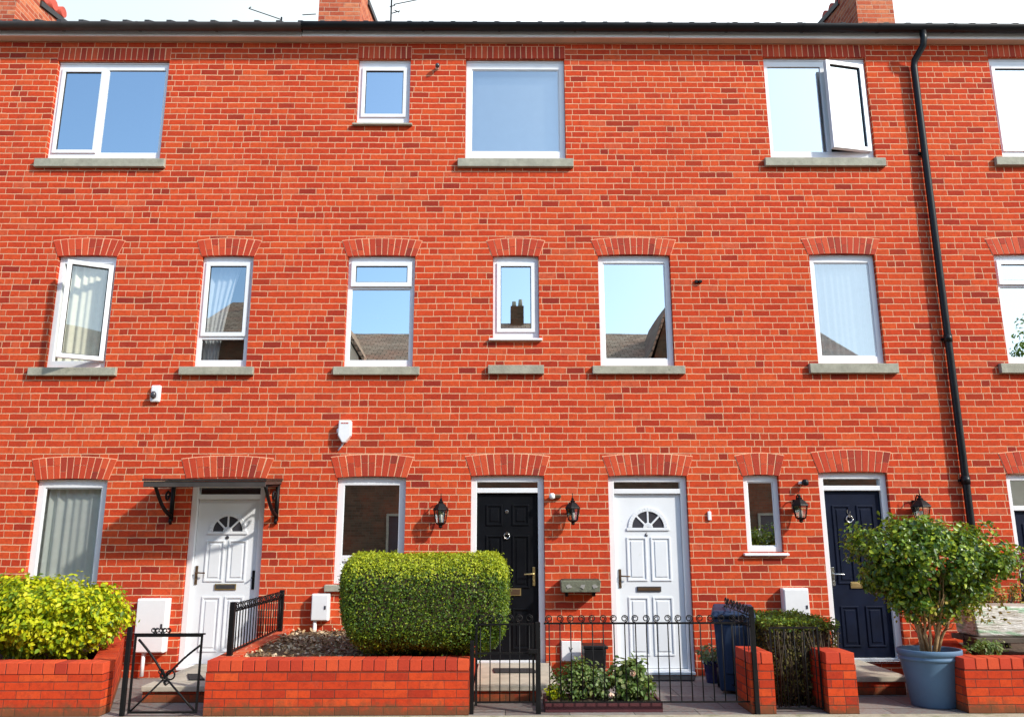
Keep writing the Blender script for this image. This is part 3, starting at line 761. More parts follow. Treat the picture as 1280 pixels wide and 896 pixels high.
# ------------------------------------------------------------------ things on the facade
# drainpipe
pr = .045
P0 = (ax(1153, 40, -.22), -.228, az(1153, 40, -.2))
xt = ax(1176.5, 360, -.06)
zb = az(1198, 640, -.06)
xb_ = xt
pts = [(P0[0], -.228, ZG - .07), (P0[0], -.228, az(1153, 50, -.2)), (P0[0] - .003, -.20, az(1151, 59, -.17)), (xt + .012, -.085, az(1146, 76, -.08)), (xt, -.07, az(1146, 84, -.07)), (xt, -.07, 1.2), (xt, -.07, .02)]
dp = thing('drainpipe', (xt, -.07, 0), 'tall black drainpipe running down the brickwork from the gutter to the potted bush', 'drainpipe')
MB().tube(pts, pr, 14).build('pipe', 'plastic_black', dp)
for zz in (az(1187, 423, -.07), az(1194, 600, -.07)):
    MB().tube([(xt, -.07, zz - .05), (xt, -.07, zz + .05)], .053, 14).build('collar', 'plastic_black', dp)
for zz in (az(1187, 423, -.07), az(1194, 600, -.07), az(1160, 190, -.07)):
    MB().box(xt - .06, xt + .06, -.035, -.001, zz - .018, zz + .018).build('clip', 'plastic_black', dp, bevel=.003)

# aerials
def aerial(px, py_top, arms, label, up=.3):
    Y = 3.0
    x, zt = at(px, py_top, Y)
    t = thing('tv_aerial', (x, Y, 9.9), label, 'aerial')
    MB().tube([(x, Y, 9.9), (x, Y, zt + up)], .016, 6).build('mast', 'iron', t)
    for (a, b) in arms:
        pa, pb = at(*a, Y), at(*b, Y)
        MB().tube([(pa[0], Y, pa[1]), (pb[0], Y, pb[1])], .009, 5).build('rod', 'iron', t)
aerial(489.5, 0, [((487, 9), (494, 7)), ((492, 6), (522, 0)), ((490, 17), (500, 14)), ((493, 13), (499, 16))], 'thin tv aerial with rods rising above the roof beside the middle chimney')
aerial(352, 22, [((311, 11), (352, 25)), ((378, 19), (395, 18)), ((311, 11), (314, 9))], 'low drooping aerial wire above the roof left of the middle chimney', up=0.0)

# canopy over the left door
CYF = -.70
cxl, cxr = ax(178, 597, CYF), ax(333, 597, CYF)
zc = az(255, 601, CYF)
zc_b = az(357, 604, 0) + .03
can = thing('door_canopy', ((cxl + cxr) / 2, 0, zc), 'flat black door canopy on iron brackets over the left white door', 'canopy')
MB().hexa([(cxl, CYF, zc), (cxr, CYF, zc), (cxr, -.004, zc_b), (cxl, -.004, zc_b), (cxl, CYF, zc + .028), (cxr, CYF, zc + .028), (cxr, -.004, zc_b + .028), (cxl, -.004, zc_b + .028)]).build('canopy_sheet', 'smoked', can)
mb = MB()
mb.box(cxl + .01, cxr - .01, CYF + .012, CYF + .04, zc - .066, zc - .002)
for xx in (cxl + .012, cxr - .04): mb.hexa([(xx, CYF + .042, zc - .04), (xx + .028, CYF + .042, zc - .04), (xx + .028, -.004, zc_b - .04), (xx, -.004, zc_b - .04), (xx, CYF + .042, zc - .002), (xx + .028, CYF + .042, zc - .002), (xx + .028, -.004, zc_b - .002), (xx, -.004, zc_b - .002)])
mb.build('canopy_frame', 'gutbrown', can, bevel=.004)
for xx in (cxl + .09, cxr - .05):
    mb = MB(); zl = az(215, 651, 0)
    mb.tube([(xx, -.02, zc_b - .03), (xx, -.02, zl)], .026, 6)
    mb.tube([(xx, -.02, zc_b - .055), (xx, CYF + .12, zc - .05)], .019, 6)
    q = [(xx, CYF + .16 + (-.03 - CYF - .16) * k / 10, zc - .05 + (zl + .06 - zc + .05) * k / 10 - .06 * math.sin(math.pi * k / 10)) for k in range(11)]
    mb.tube(q, .023, 6)
    c = (-.17, zc - .15)
    mb.tube([(xx, c[0] + .075 * math.cos(t) * (1 - t / 9), c[1] + .075 * math.sin(t) * (1 - t / 9)) for t in [k * .5 for k in range(15)]], .014, 5)
    mb.tube([(xx, -.02, zl + .03), (xx, -.045, zl - .01), (xx, -.02, zl - .03)], .02, 6)
    mb.build('bracket', 'iron', can)

# wall lanterns
def lantern(px, pt, pb, label, wpx=19, arm=.14):
    Y = -arm
    x = ax(px, (pt + pb) / 2, Y); zt = az(px, pt, Y); zb = az(px, pb, Y)
    H = zt - zb; r = wpx / 1000 * 9.75 / 2
    t = thing('wall_lantern', (x, 0, zb), label, 'lantern', 'black wall lanterns by the doors')
    zr = zb + H * .52; z1 = zb + H * .15; zr2 = zb + H * .72
    def hexr(z, rr): return [(x + rr * math.cos(k * math.pi / 3 + .26), Y + rr * math.sin(k * math.pi / 3 + .26), z) for k in range(6)]
    mb = MB().lathe((x, Y, 0), [(r * 1.0, zr - .006), (r * 1.06, zr), (r * 1.02, zr + .012), (r * .55, zr2 - H * .04), (r * .30, zr2), (r * .34, zr2 + H * .03), (r * .16, zr2 + H * .06), (r * .2, zr2 + H * .1), (r * .06, zr2 + H * .13), (.004, zt)], 6, smooth=False, rot=.26)
    mb.lathe((x, Y, 0), [(r * .1, zb), (r * .3, zb + H * .04), (r * .2, zb + H * .07), (r * .62, zb + H * .13), (r * .66, z1), (r * .5, z1 + .004)], 6, smooth=False, rot=.26)
    a, b = hexr(z1, r * .62), hexr(zr - .002, r * .92)
    for k in range(6): mb.tube([a[k], b[k]], .0065, 4)
    mb.build('lantern_cage', 'iron', t)
    g = MB(); a, b = hexr(z1 + .002, r * .57), hexr(zr - .004, r * .86)
    g.add(a + b, [(k, (k + 1) % 6, 6 + (k + 1) % 6, 6 + k) for k in range(6)]); g.build('glass', 'lglass', t)
    MB().lathe((x, Y, 0), [(.018, z1 + .004), (.02, z1 + H * .1), (.02, z1 + H * .22), (.006, z1 + H * .26)], 10).build('bulb', 'white_plastic', t)
    mb = MB().box(x - .035, x + .035, -.016, -.0006, zb + H * .35, zb + H * .72)
    mb.tube([(x, -.012, zb + H * .62), (x, -.05, zb + H * .80), (x, -arm * .6, zb + H * .86), (x, -arm * .95, zb + H * .80), (x, Y, zr2 + H * .02)], .009, 6)
    mb.build('bracket', 'iron', t, bevel=.003)
lantern(551, 616, 660, 'black wall lantern with finial left of the black door', 19)
lantern(716, 616, 656, 'black wall lantern right of the black door, above the mossy trough', 19)
lantern(1000, 612, 653, 'black wall lantern between the narrow window and the navy door', 21)
lantern(1151, 612, 656, 'black wall lantern half hidden by the potted bush near the drainpipe', 24)

# alarm box, camera, sensors
def on_wall(px0, px1, py0, py1, Y): return ax(px0, (py0 + py1) / 2, Y), ax(px1, (py0 + py1) / 2, Y), az((px0 + px1) / 2, py1, Y), az((px0 + px1) / 2, py0, Y)
x0, x1, z0, z1 = on_wall(421, 438.5, 525, 553, -.09)
t = thing('alarm_box', ((x0 + x1) / 2, 0, z0), 'white alarm bell box on the brickwork above the ground floor window', 'alarm box')
mb = MB(); cxm = (x0 + x1) / 2
mb.prism([(x0 + .02, z1), (x1, z1 - .004), (x1, z0 + .09), (cxm + .02, z0), (cxm - .02, z0), (x0 + .015, z0 + .09)], -.10, -.0006); mb.build('case', 'white_plastic', t, bevel=.012)
MB().lathe((x0 + .012, -.05, z0 + .12), [(.02, 0), (.022, .05), (.01, .06)], 10).build('lamp', 'white_plastic', t)
mb = MB()
for k, (a, w_) in enumerate(((.05, .03), (.085, .02), (.11, .03))): mb.box(x0 + a, x0 + a + w_, -.1025, -.1002, z1 - .045, z1 - .032)
mb.build('lettering', 'terracotta', t)
MB().tube([(cxm - .01, -.02, z0 + .01), (cxm - .03, -.014, z0 - .03), (cxm - .075, -.012, z0 - .09)], .009, 6).build('cable', 'white_plastic', t)

x0, x1, z0, z1 = on_wall(187.5, 199.5, 481, 502, -.06)
t = thing('security_camera', ((x0 + x1) / 2, 0, z0), 'small white security camera with dark eye below the first floor sills', 'camera')
MB().box(x0, x1, -.05, -.0006, z0, z1).build('housing', 'white_plastic', t, bevel=.018, seg=3)
MB().lathe(((x0 * .62 + x1 * .38), -.062, z0 + .04), [(.012, 0), (.034, .02), (.036, .06), (.02, .09)], 14).build('eye', 'grey_lens', t)

def sensor(px, py, label, m1, m2, arm, s=.035):
    x, z = at(px, py, -.06)
    t = thing('motion_sensor', (x, 0, z), label, 'sensor')
    MB().lathe((x, -.075, z - s), [(s * .5, 0), (s, s * .4), (s, s * 1.5), (s * .6, s * 2)], 14).build('sensor_head', m1, t)
    mb = MB().box(x + min(0, arm) - .012, x + max(0, arm) + .012, -.05, -.0006, z - .018, z + .018); mb.build('sensor_arm', m2, t, bevel=.006)
sensor(690, 620, 'small white sensor on a brown arm right of the black door frame', 'white_plastic', 'bronze', .10)
sensor(1006, 603, 'small dark sensor above the lantern left of the navy door', 'plastic_black', 'white_plastic', -.05, .04)
sensor(547, 83, 'tiny grey sensor high on the wall between two top windows', 'grey_lens', 'white_plastic', -.02, .03)
x, z = at(873.5, 352, -.02)
t = tag(MB().box(x - .05, x - .008, -.03, -.0006, z - .02, z + .022).box(x - .004, x + .04, -.045, -.0006, z - .016, z + .018).build('iron_hook', 'iron', None, bevel=.006), 'small dark iron fixing alone on the brickwork between first floor windows', 'wall fixing')
x, z = at(887, 645, -.02)
tag(MB().box(x - .022, x + .022, -.028, -.0006, z - .05, z + .06).build('bell_push', 'white_plastic', None, bevel=.008), 'small pale bell push right of the door with the small number', 'bell push')

# meter boxes
def meter(px0, px1, py0, py1, label, Y=-.14, pipe=None):
    x0, x1, z0, z1 = on_wall(px0, px1, py0, py1, Y)
    t = thing('meter_box', ((x0 + x1) / 2, 0, z0), label, 'meter box')
    MB().box(x0, x1, Y + .02, -.0006, z0, z1).build('box', 'white_plastic', t, bevel=.008)
    d = MB().box(x0 + .008, x1 - .008, Y, Y + .0195, z0 + .01, z1 - .012).build('box_door', 'white_plastic', t, bevel=.007)
    MB().box(x1 - .05, x1 - .03, Y - .006, Y - .0005, (z0 + z1) / 2 - .02, (z0 + z1) / 2 + .02).build('latch', 'grey_lens', d)
    if pipe:
        xp = ax(pipe[0], pipe[1], Y / 2)
        MB().tube([(xp, Y * .55, z0 - .001), (xp, Y * .55, .03)], .022, 10).build('pipe', 'white_plastic', t)
meter(168, 206, 748, 816, 'tall white meter box between the golden shrub and the left door', pipe=(178, 835))
meter(388.5, 410.5, 742, 776, 'small white meter box on a white pipe beside the clipped hedge', Y=-.11, pipe=(393, 795))
meter(981, 1013, 735, 782, 'white meter box behind the small hedge, beside the navy door', Y=-.13)
x0, x1, z0, z1 = on_wall(702, 726.5, 801, 826, -.05)
t = thing('service_cover', ((x0 + x1) / 2, 0, z0), 'low square white service cover on the wall beside the black caddy', 'cover')
MB().box(x0, x1, -.05, -.0006, z0, z1).build('cover_plate', 'white_plastic', t, bevel=.006)
MB().tube([(x0 + .09, -.052, z0 + .16), (x0 + .11, -.054, z0 + .11), (x0 + .13, -.052, z0 + .15)], .004, 5).build('catch', 'grey_lens', t)

# trough fixed to the wall
x0, x1, z0, z1 = on_wall(701, 751, 725, 740, -.2)
t = thing('wall_trough', ((x0 + x1) / 2, 0, z0), 'small mossy grey trough with white motifs hung between the black and white doors', 'trough')
mb = MB().hexa([(x0 + .01, -.2, z0), (x1 - .01, -.2, z0), (x1 - .01, -.0006, z0), (x0 + .01, -.0006, z0), (x0, -.22, z1), (x1, -.22, z1), (x1, -.0006, z1), (x0, -.0006, z1)])
mb.build('trough_body', 'trough', t, bevel=.006)
MB().box(x0 + .02, x1 - .02, -.20, -.02, z1 - .002, z1 + .012).build('earth_fill', 'soil', t)
mb = MB()
for u in (.2, .55, .85):
    cxx = x0 + (x1 - x0) * u; zz = (z0 + z1) / 2
    n = 9; ph = u * 9
    mb.prism([(cxx + (.03 + .008 * math.sin(3 * k + ph)) * math.cos(2 * math.pi * k / n), zz + (.026 + .007 * math.cos(2 * k + ph)) * math.sin(2 * math.pi * k / n)) for k in range(n)], -.2135, -.205)
mb.build('motif', 'kerb', t)
MB().box(x0 + .06, x0 + .09, -.15, -.0006, z0 - .05, z0 - .001).box(x1 - .09, x1 - .06, -.15, -.0006, z0 - .05, z0 - .001).build('trough_bracket', 'iron', t)

# ------------------------------------------------------------------ ground
YFP = -2.12
M['pave'] = mat('worn_pavement', (.40, .36, .26), .95, var=.2, scale=7, bump=.5, bscale=50, dirt=((.22, .22, .11), .5, 5))
def struct(o): o['kind'] = 'structure'; return o
struct(MB().add([(-300, -300, -.16), (300, -300, -.16), (300, 300, -.16), (-300, 300, -.16)], [(0, 1, 2, 3)]).build('ground', 'earth'))
struct(MB().box(-60, 60, YFP, -.002, -.14, 0).build('path', 'slab'))
struct(MB().box(-60, 60, -4.3, YFP - .003, -.14, .004).build('pavement', 'pave'))
struct(MB().box(-60, 60, -16, -9.0, -.14, -.001).build('far_pavement', 'slab'))
struct(MB().box(-60, 60, -8.85, -4.45, -.14, -.12).build('road', 'asphalt'))
struct(MB().box(-60, 60, -4.445, -4.302, -.14, .004).build('kerb', 'kerb', bevel=.012))
struct(MB().box(-60, 60, -8.998, -8.855, -.14, .004).build('far_kerb', 'kerb', bevel=.012))
mb = MB()
for k in range(-14, 15): mb.add([(k * 4, -6.7, -.116), (k * 4 + 2, -6.7, -.116), (k * 4 + 2, -6.6, -.116), (k * 4, -6.6, -.116)], [(0, 1, 2, 3)])
struct(mb.build('road_marking', 'paint'))

# ------------------------------------------------------------------ garden walls
YF = -2.1
def coping_row(mb, x0, x1, y0, y1, z0, z1, along='x', w=.107):
    L = (x1 - x0) if along == 'x' else (y1 - y0); n = max(1, round(L / (w + .006)))
    s = L / n; g = .004
    for i in range(n):
        j = random.uniform(-.0025, .0025)
        if along == 'x': mb.box(x0 + i * s + g, x0 + (i + 1) * s - g, y0 + j, y1, z0 + .005, z1 + j, 0)
        else: mb.box(x0, x1, y0 + i * s + g, y0 + (i + 1) * s - g, z0 + .005, z1 + j, 0)
    if along == 'x': mb.box(x0 + .008, x1 - .008, y0 + .006, y1 - .004, z0, z1 - .006, 1)
    else: mb.box(x0 + .006, x1 - .006, y0 + .008, y1 - .008, z0, z1 - .006, 1)
def gwall(label, segs, name='garden_wall'):
    x0, x1, y0, y1 = segs[0][:4]
    t = thing(name, ((x0 + x1) / 2, (y0 + y1) / 2, 0), label, 'wall')
    b = MB(); c = MB()
    for x0, x1, y0, y1, zt, al in segs:
        b.box(x0, x1, y0, y1, -.05, zt - .105); coping_row(c, x0, x1, y0, y1, zt - .105, zt, al)
    b.build('brickwork', 'gbrick', t); c.build('coping', ['cop', 'dmortar'], t, bevel=.004)
    return t
zlw = az(60, 828, YF)
xlc = ax(127, 860, YF)
gwall('red brick planter wall holding the golden shrub at the left', [(XL, xlc, YF, YF + .215, zlw, 'x')], 'garden_wall')
tl_ = bpy.data.objects['garden_wall']; xk = xk_l = ax(156, 800, 0)
MB().hexa([(xlc - .215, YF + .217, -.05), (xlc, YF + .217, -.05), (xk, -.003, -.05), (xk - .215, -.003, -.05), (xlc - .215, YF + .217, zlw - .004), (xlc, YF + .217, zlw - .004), (xk, -.003, zlw - .004), (xk - .215, -.003, zlw - .004)]).build('return_wall', 'gbrick', tl_, bevel=.004)
zcw = az(420, 824, YF)
xc0, xc1 = ax(256, 860, YF), ax(586, 860, YF)
t = gwall('red brick planter wall under the clipped hedge with a sloping return', [(xc0, xc1, YF, YF + .215, zcw, 'x'), (xc1 - .215, xc1, YF + .217, -.003, zcw - .003, 'y')])
# sloping return on the left, rising to the house
xr0, xr1 = xc0 + .002, xc0 + .215
bx0, bx1 = ax(344, 790, 0), ax(368, 790, 0)
zbk = az(366, 785, 0)
zs0 = zcw - .004
MB().hexa([(xr0, YF + .217, -.05), (xr1, YF + .217, -.05), (bx1, -.003, -.05), (bx0, -.003, -.05), (xr0, YF + .217, zs0), (xr1, YF + .217, zs0), (bx1, -.003, zbk), (bx0, -.003, zbk)]).build('return_wall', 'gbrick_return' if 'gbrick_return' in M else 'brick', t, bevel=.004)
# pillars
def pillar(px0, px1, pt, depth, label):
    x0, x1 = ax(px0, 850, YF), ax(px1, 850, YF); zt = az((px0 + px1) / 2, pt, YF)
    gwall(label, [(x0, x1, YF, YF + depth, zt, 'x')], 'brick_pillar')
    return x0, x1, zt
pl = pillar(938, 968, 815, .47, 'short red brick pier behind the black gate post, left of the low gate')
pr_ = pillar(1034, 1071, 815, .50, 'short red brick pier between the low gate and the navy door path')
zrw = az(1240, 822, YF)
xrw = ax(1208, 860, YF)
tr_ = gwall('red brick planter wall beside the big blue pot at the right', [(xrw, XR, YF, YF + .215, zrw, 'x')])
xk = ax(1164, 800, 0)
MB().hexa([(xrw, YF + .217, -.05), (xrw + .215, YF + .217, -.05), (xk + .215, -.003, -.05), (xk, -.003, -.05), (xrw, YF + .217, zrw - .004), (xrw + .215, YF + .217, zrw - .004), (xk + .215, -.003, zrw - .004), (xk, -.003, zrw - .004)]).build('return_wall', 'gbrick', tr_, bevel=.004)
# soil in the planters
def bed(name, x0, x1, y0, y1, z, m, n=26, amp=.03, label=None, slope=0.0, chips=None, x0b=None):
    nx, ny = n, 12; mb = MB(); vs = []
    for j in range(ny + 1):
        for i in range(nx + 1):
            xs_ = x0 + ((x0b if x0b is not None else x0) - x0) * j / ny; x = xs_ + (x1 - xs_) * i / nx; y = y0 + (y1 - y0) * j / ny
            vs.append((x, y, z + slope * (j / ny - .3) + amp * (math.sin(x * 9) * math.sin(y * 11 + 1) + random.uniform(-.5, .5))))
    mb.add(vs, [(j * (nx + 1) + i, j * (nx + 1) + i + 1, (j + 1) * (nx + 1) + i + 1, (j + 1) * (nx + 1) + i) for j in range(ny) for i in range(nx)], 0, True)
    o = mb.build(name, m); o['kind'] = 'stuff'; tag(o, label, 'soil')
    if chips:
        k = 2600; P = np.stack([rng.uniform(x0, x1, k), rng.uniform(y0, y1, k), np.zeros(k)], 1)
        P[:, 2] = z + slope * ((P[:, 1] - y0) / (y1 - y0) - .3) + amp * np.sin(P[:, 0] * 9) * np.sin(P[:, 1] * 11 + 1) + rng.uniform(0, .02, k)
        leaves(P, np.tile([0, 0, 1.0], (k, 1)), .045, 'bark_chips', chips, o, spread=.5, aspect=.5)
    return o
bed('soil_bed', XL, xk_l, YF + .22, -.01, zlw - .08, 'soil', label='dark soil under the golden shrub')
bed('bark_mulch', xr1 + .01, xc1 - .22, YF + .218, -.01, zcw - .02, 'mulch', amp=.018, slope=.07, chips='bark_chip', label='brown bark mulch behind the clipped hedge wall')
bed('soil_bed', xrw + .1, XR, YF + .22, -.01, zrw - .10, 'soil', x0b=ax(1164, 800, 0) + .1, label='dark soil below the wrapped bale')

# ------------------------------------------------------------------ steps and mats
def step(px0, px1, pyf, zt, label, rnd=None, ybk=-.031, h=None, m='concrete'):
    # landing: front edge found from the picture at height zt
    d = ray((px0 + px1) / 2, pyf); tt = (zt - EYE.z) / d.z; y = EYE.y + d.y * tt
    x0, x1 = ax(px0, pyf, y), ax(px1, pyf, y)
    t = thing('doorstep', ((x0 + x1) / 2, y / 2, 0), label, 'doorstep')
    if rnd:
        poly = [(x0, y), (x1 - .28, y)] + [(x1 - .28 + .28 * math.sin(a), y + .28 - .28 * math.cos(a)) for a in [k * math.pi / 16 for k in range(1, 9)]] + [(x1, ybk), (x0, ybk)]
    else: poly = [(x0, y), (x1, y), (x1, ybk), (x0, ybk)]
    n = len(poly)
    s = MB().add([(a, b, zt - .055) for a, b in poly] + [(a, b, zt) for a, b in poly], [tuple(range(n))[::-1], tuple(range(n, 2 * n))] + [(i, (i + 1) % n, n + (i + 1) % n, n + i) for i in range(n)])
    s.build('tread', m, t, bevel=.01)
    q = .03
    MB().box(x0 + .01, x1 - (q if not rnd else .18), y + q, ybk, .0, zt - .056).build('riser', 'gbrick' if m == 'concrete' else m, t)
    return y
yst = step(592, 697, 856, .16, 'pale concrete doorstep with rounded end under the black door', rnd=True)
step(176, 262, 857, .16, 'concrete doorstep on brick under the left white door')
step(1064, 1136, 845, .185, 'grey concrete doorstep under the navy door', m='concrete')
def doormat(px0, px1, py0, py1, z, label):
    def g(px, py):
        d = ray(px, py); t = (z - EYE.z) / d.z; return EYE.x + d.x * t, EYE.y + d.y * t
    a, b, c, d_ = g(px0, py1), g(px1, py1), g(px1 - 6, py0), g(px0 - 2, py0)
    h = .014
    pz = lambda p, zz: (p[0], min(p[1], -.04), zz)
    o = MB().hexa([pz(a, z + .001), pz(b, z + .001), pz(c, z + .001), pz(d_, z + .001), pz(a, z + h), pz(b, z + h), pz(c, z + h), pz(d_, z + h)]).build('doormat', 'mat', None, bevel=.003)
    tag(o, label, 'doormat', 'doormats at the doors')
doormat(812, 868, 840, 851, 0, 'dark doormat on the paving before the door with the small number')
doormat(618, 672, 836, 841, .161, 'thin dark doormat on the pale step of the black door')
doormat(236, 256, 843, 850, .161, 'dark doormat on the step behind the left iron gate')

# ------------------------------------------------------------------ ironwork
def scroll(root, x, y, z, r, flip=1, rr=.0045, ax_='x', turns=1.6):
    pts = []
    for k in range(15):
        t = k / 14 * turns * 2 * math.pi; q = r * (1 - .62 * k / 14)
        a = -math.pi / 2 + flip * t
        dx, dz = q * math.cos(a), q * math.sin(a)
        pts.append((x + dx, y, z + dz) if ax_ == 'x' else (x, y + dx, z + dz))
    MB().tube(pts, rr, 5).build('scroll', 'iron', root)
def bars(t, p0, p1, z0f, z1f, n, r=.0065):
    for i in range(n):
        u = (i + .5) / n; x = p0[0] + (p1[0] - p0[0]) * u; y = p0[1] + (p1[1] - p0[1]) * u
        MB().tube([(x, y, z0f(u)), (x, y, z1f(u))], r, 6).build('bar', 'iron', t)
Yg = YF + .06
# front railing
x0, x1 = ax(680, 820, Yg), ax(938, 820, Yg)
zt, zb2 = az(800, 778, Yg), az(800, 877, Yg)
t = thing('railing', ((x0 + x1) / 2, Yg, 0), 'long low black railing topped with scrolls before the burgundy planter', 'railing')
mb = MB().box(x0, x1, Yg - .006, Yg + .006, zt - .012, zt + .006).box(x0, x1, Yg - .006, Yg + .006, zb2 - .006, zb2 + .008); mb.build('rail', 'iron', t)
n = 19; bars(t, (x0, Yg), (x1, Yg), lambda u: zb2, lambda u: zt, n, .006)
mb = MB()
for i in range(n): scroll(t, x0 + (x1 - x0) * (i + .5) / n, Yg, zt + .04, .036, 1 if i % 2 else -1, .0055)
mb = MB(); xp = ax(940, 820, Yg); mb.box(xp - .022, xp + .022, Yg - .085, Yg - .041, 0, az(940, 757, Yg)); mb.build('post', 'iron', t, bevel=.004)
# centre gate
x0, x1 = ax(594, 840, Yg), ax(668, 840, Yg)
t = thing('iron_gate', ((x0 + x1) / 2, Yg, 0), 'black iron gate with plain bars and scrolled top before the black door', 'gate')
zm = az(632, 816, Yg); zb3 = az(632, 877, Yg); zt3 = zt
mb = MB()
for z in (zt3 - .01, zm, zb3): mb.box(x0, x1, Yg - .008, Yg + .008, z - .008, z + .008)
mb.box(x0 - .001, x0 + .02, Yg - .01, Yg + .01, zb3 - .03, zt3).box(x1 - .02, x1 + .001, Yg - .01, Yg + .01, zb3 - .03, zt3); mb.build('gate_frame', 'iron', t)
bars(t, (x0, Yg), (x1, Yg), lambda u: zb3, lambda u: zt3, 6, .006)
mb = MB()
for i in range(6): scroll(t, x0 + (x1 - x0) * (i + .5) / 6, Yg, zt3 + .045, .038, 1 if i % 2 else -1, .0055)
MB().box(x0 - .05, x0 - .012, Yg - .02, Yg + .02, 0, az(590, 800, Yg)).build('gate_post', 'iron', t, bevel=.004)
MB().box(x1 + .012, x1 + .058, Yg - .022, Yg + .022, 0, zt3 + .01).build('gate_post', 'iron', t, bevel=.004)
MB().box(x1 - .06, x1 + .03, Yg - .04, Yg - .012, zm + .0, zm + .04).build('latch', 'iron', t, bevel=.004)
# left gate: cross scrolls in a square frame
Yl = YF + .02
x0, x1 = ax(164, 842, Yl), ax(250, 842, Yl)
zt4, zb4 = az(208, 793, Yl), az(208, 891, Yl)
t = thing('iron_gate', ((x0 + x1) / 2, Yl, 0), 'open black iron gate with crossed bars and a ring before the left door', 'gate')
mb = MB().ring(x0, x1, zb4, zt4, .018, Yl - .009, Yl + .009); mb.box(x0 - .003, x1 + .02, Yl - .012, Yl + .012, zt4 + .001, zt4 + .014); mb.build('gate_frame', 'iron', t)
xm, zm4 = (x0 + x1) / 2, az(211, 846, Yl)
mb = MB(); 
for sx in (-1, 1):
    ex = x0 + .04 if sx < 0 else x1 - .012
    ez = zt4 - .04 if sx < 0 else zt4 - .09
    mb.tube([(ex, Yl, ez)] + [(ex + (xm - ex) * k / 6, Yl, ez + (zm4 - ez) * k / 6 + .018 * math.sin(math.pi * k / 6)) for k in range(1, 7)], .011, 6)
    mb.tube([(xm, Yl, zm4), (xm + sx * .2, Yl, zm4 - .20), (xm + sx * (x1 - x0) * .46, Yl, zb4 + .02)], .009, 6)
mb.build('cross_bar', 'iron', t)
MB().tube([(xm + .045 + .04 * math.cos(a), Yl, zm4 + .02 + .04 * math.sin(a)) for a in [k * math.pi / 8 for k in range(17)]], .008, 6).build('ring', 'iron', t)
for k in range(4): scroll(t, xm - .04 + k * .02, Yl - .01, zm4 + .05 - k * .03, .03, (-1) ** k, .006)
for k in range(5): scroll(t, x0 + .17 + k * .035, Yl, zt4 + .04, .026, (-1) ** k, .005)
MB().box(x0 - .07, x0 - .03, Yl - .02, Yl + .02, 0, az(157, 783, Yl)).build('gate_post', 'iron', t, bevel=.004)
# open gate swung back towards the bin, seen nearly edge on
Y0, Y1 = YF - .02, -.95
xa, xb2 = ax(938, 800, Y0), ax(906, 760, Y1)
za = az(938, 766, Y0); 
t = thing('iron_gate', (xa, Y0, 0), 'scroll topped black gate swung back beside the navy wheelie bin', 'gate')
mb = MB()
for z in (za - .02, za - .12, .1): mb.tube([(xa, Y0, z), (xb2, Y1, z)], .007, 6)
mb.tube([(xb2, Y1, .06), (xb2, Y1, za - .02)], .012, 6); mb.build('gate_frame', 'iron', t)
bars(t, (xa, Y0), (xb2, Y1), lambda u: .1, lambda u: za - .02, 6, .0045)
mb = MB()
for i in range(8):
    u = (i + .5) / 8; scroll(t, xa + (xb2 - xa) * u, Y0 + (Y1 - Y0) * u, za + .03, .045, (-1) ** i, .0055, 'y')
# low gate before the small hedge
Yh = YF + .10
x0, x1 = pl[1] + .012, pr_[0] - .012
ztg, zbg = az(990, 783, Yh), az(990, 886, Yh)
t = thing('iron_gate', ((x0 + x1) / 2, Yh, 0), 'low plain black gate between two brick piers before the small hedge', 'gate')
MB().ring(x0, x1, zbg, ztg, .016, Yh - .008, Yh + .008).build('gate_frame', 'iron', t)
bars(t, (x0, Yh), (x1, Yh), lambda u: zbg, lambda u: ztg, 5, .0055)
# sloping railing on the return wall
xa, ya = (xr0 + xr1) / 2, YF + .30
xb2, yb2 = (bx0 + bx1) / 2 - .0, -.22
def zt_s(u): return zs0 + (zbk - zs0) * ((ya + (yb2 - ya) * u) - YF - .217) / (-.003 - YF - .217)
tf = az(267, 764, ya); tb = az(354, 747, yb2)
t = thing('railing', (xa, ya, zs0), 'sloping black railing with scrolled top on the brick return wall', 'railing')
mb = MB(); top = lambda u: tf + (tb - tf) * u
mb.tube([(xa, ya, tf), (xb2, yb2, tb)], .010, 6); mb.tube([(xa, ya, zt_s(0) + .03), (xb2, yb2, zt_s(1) + .03)], .009, 6); mb.build('rail', 'iron', t)
bars(t, (xa, ya), (xb2, yb2), lambda u: zt_s(u) + .02, top, 19, .0065)
mb = MB()
for i in range(17):
    u = (i + .5) / 17; scroll(t, xa + (xb2 - xa) * u, ya + (yb2 - ya) * u, top(u) + .04, .042, (-1) ** i, .006, 'x')
for (u, px, py) in ((0, 267, 755), (1, 354, 738)):
    x, y = xa + (xb2 - xa) * u, ya + (yb2 - ya) * u
    MB().box(x - .025, x + .025, y - .025, y + .025, zt_s(u) - .01, top(u) + .09).build('railing_post', 'iron', t, bevel=.004)

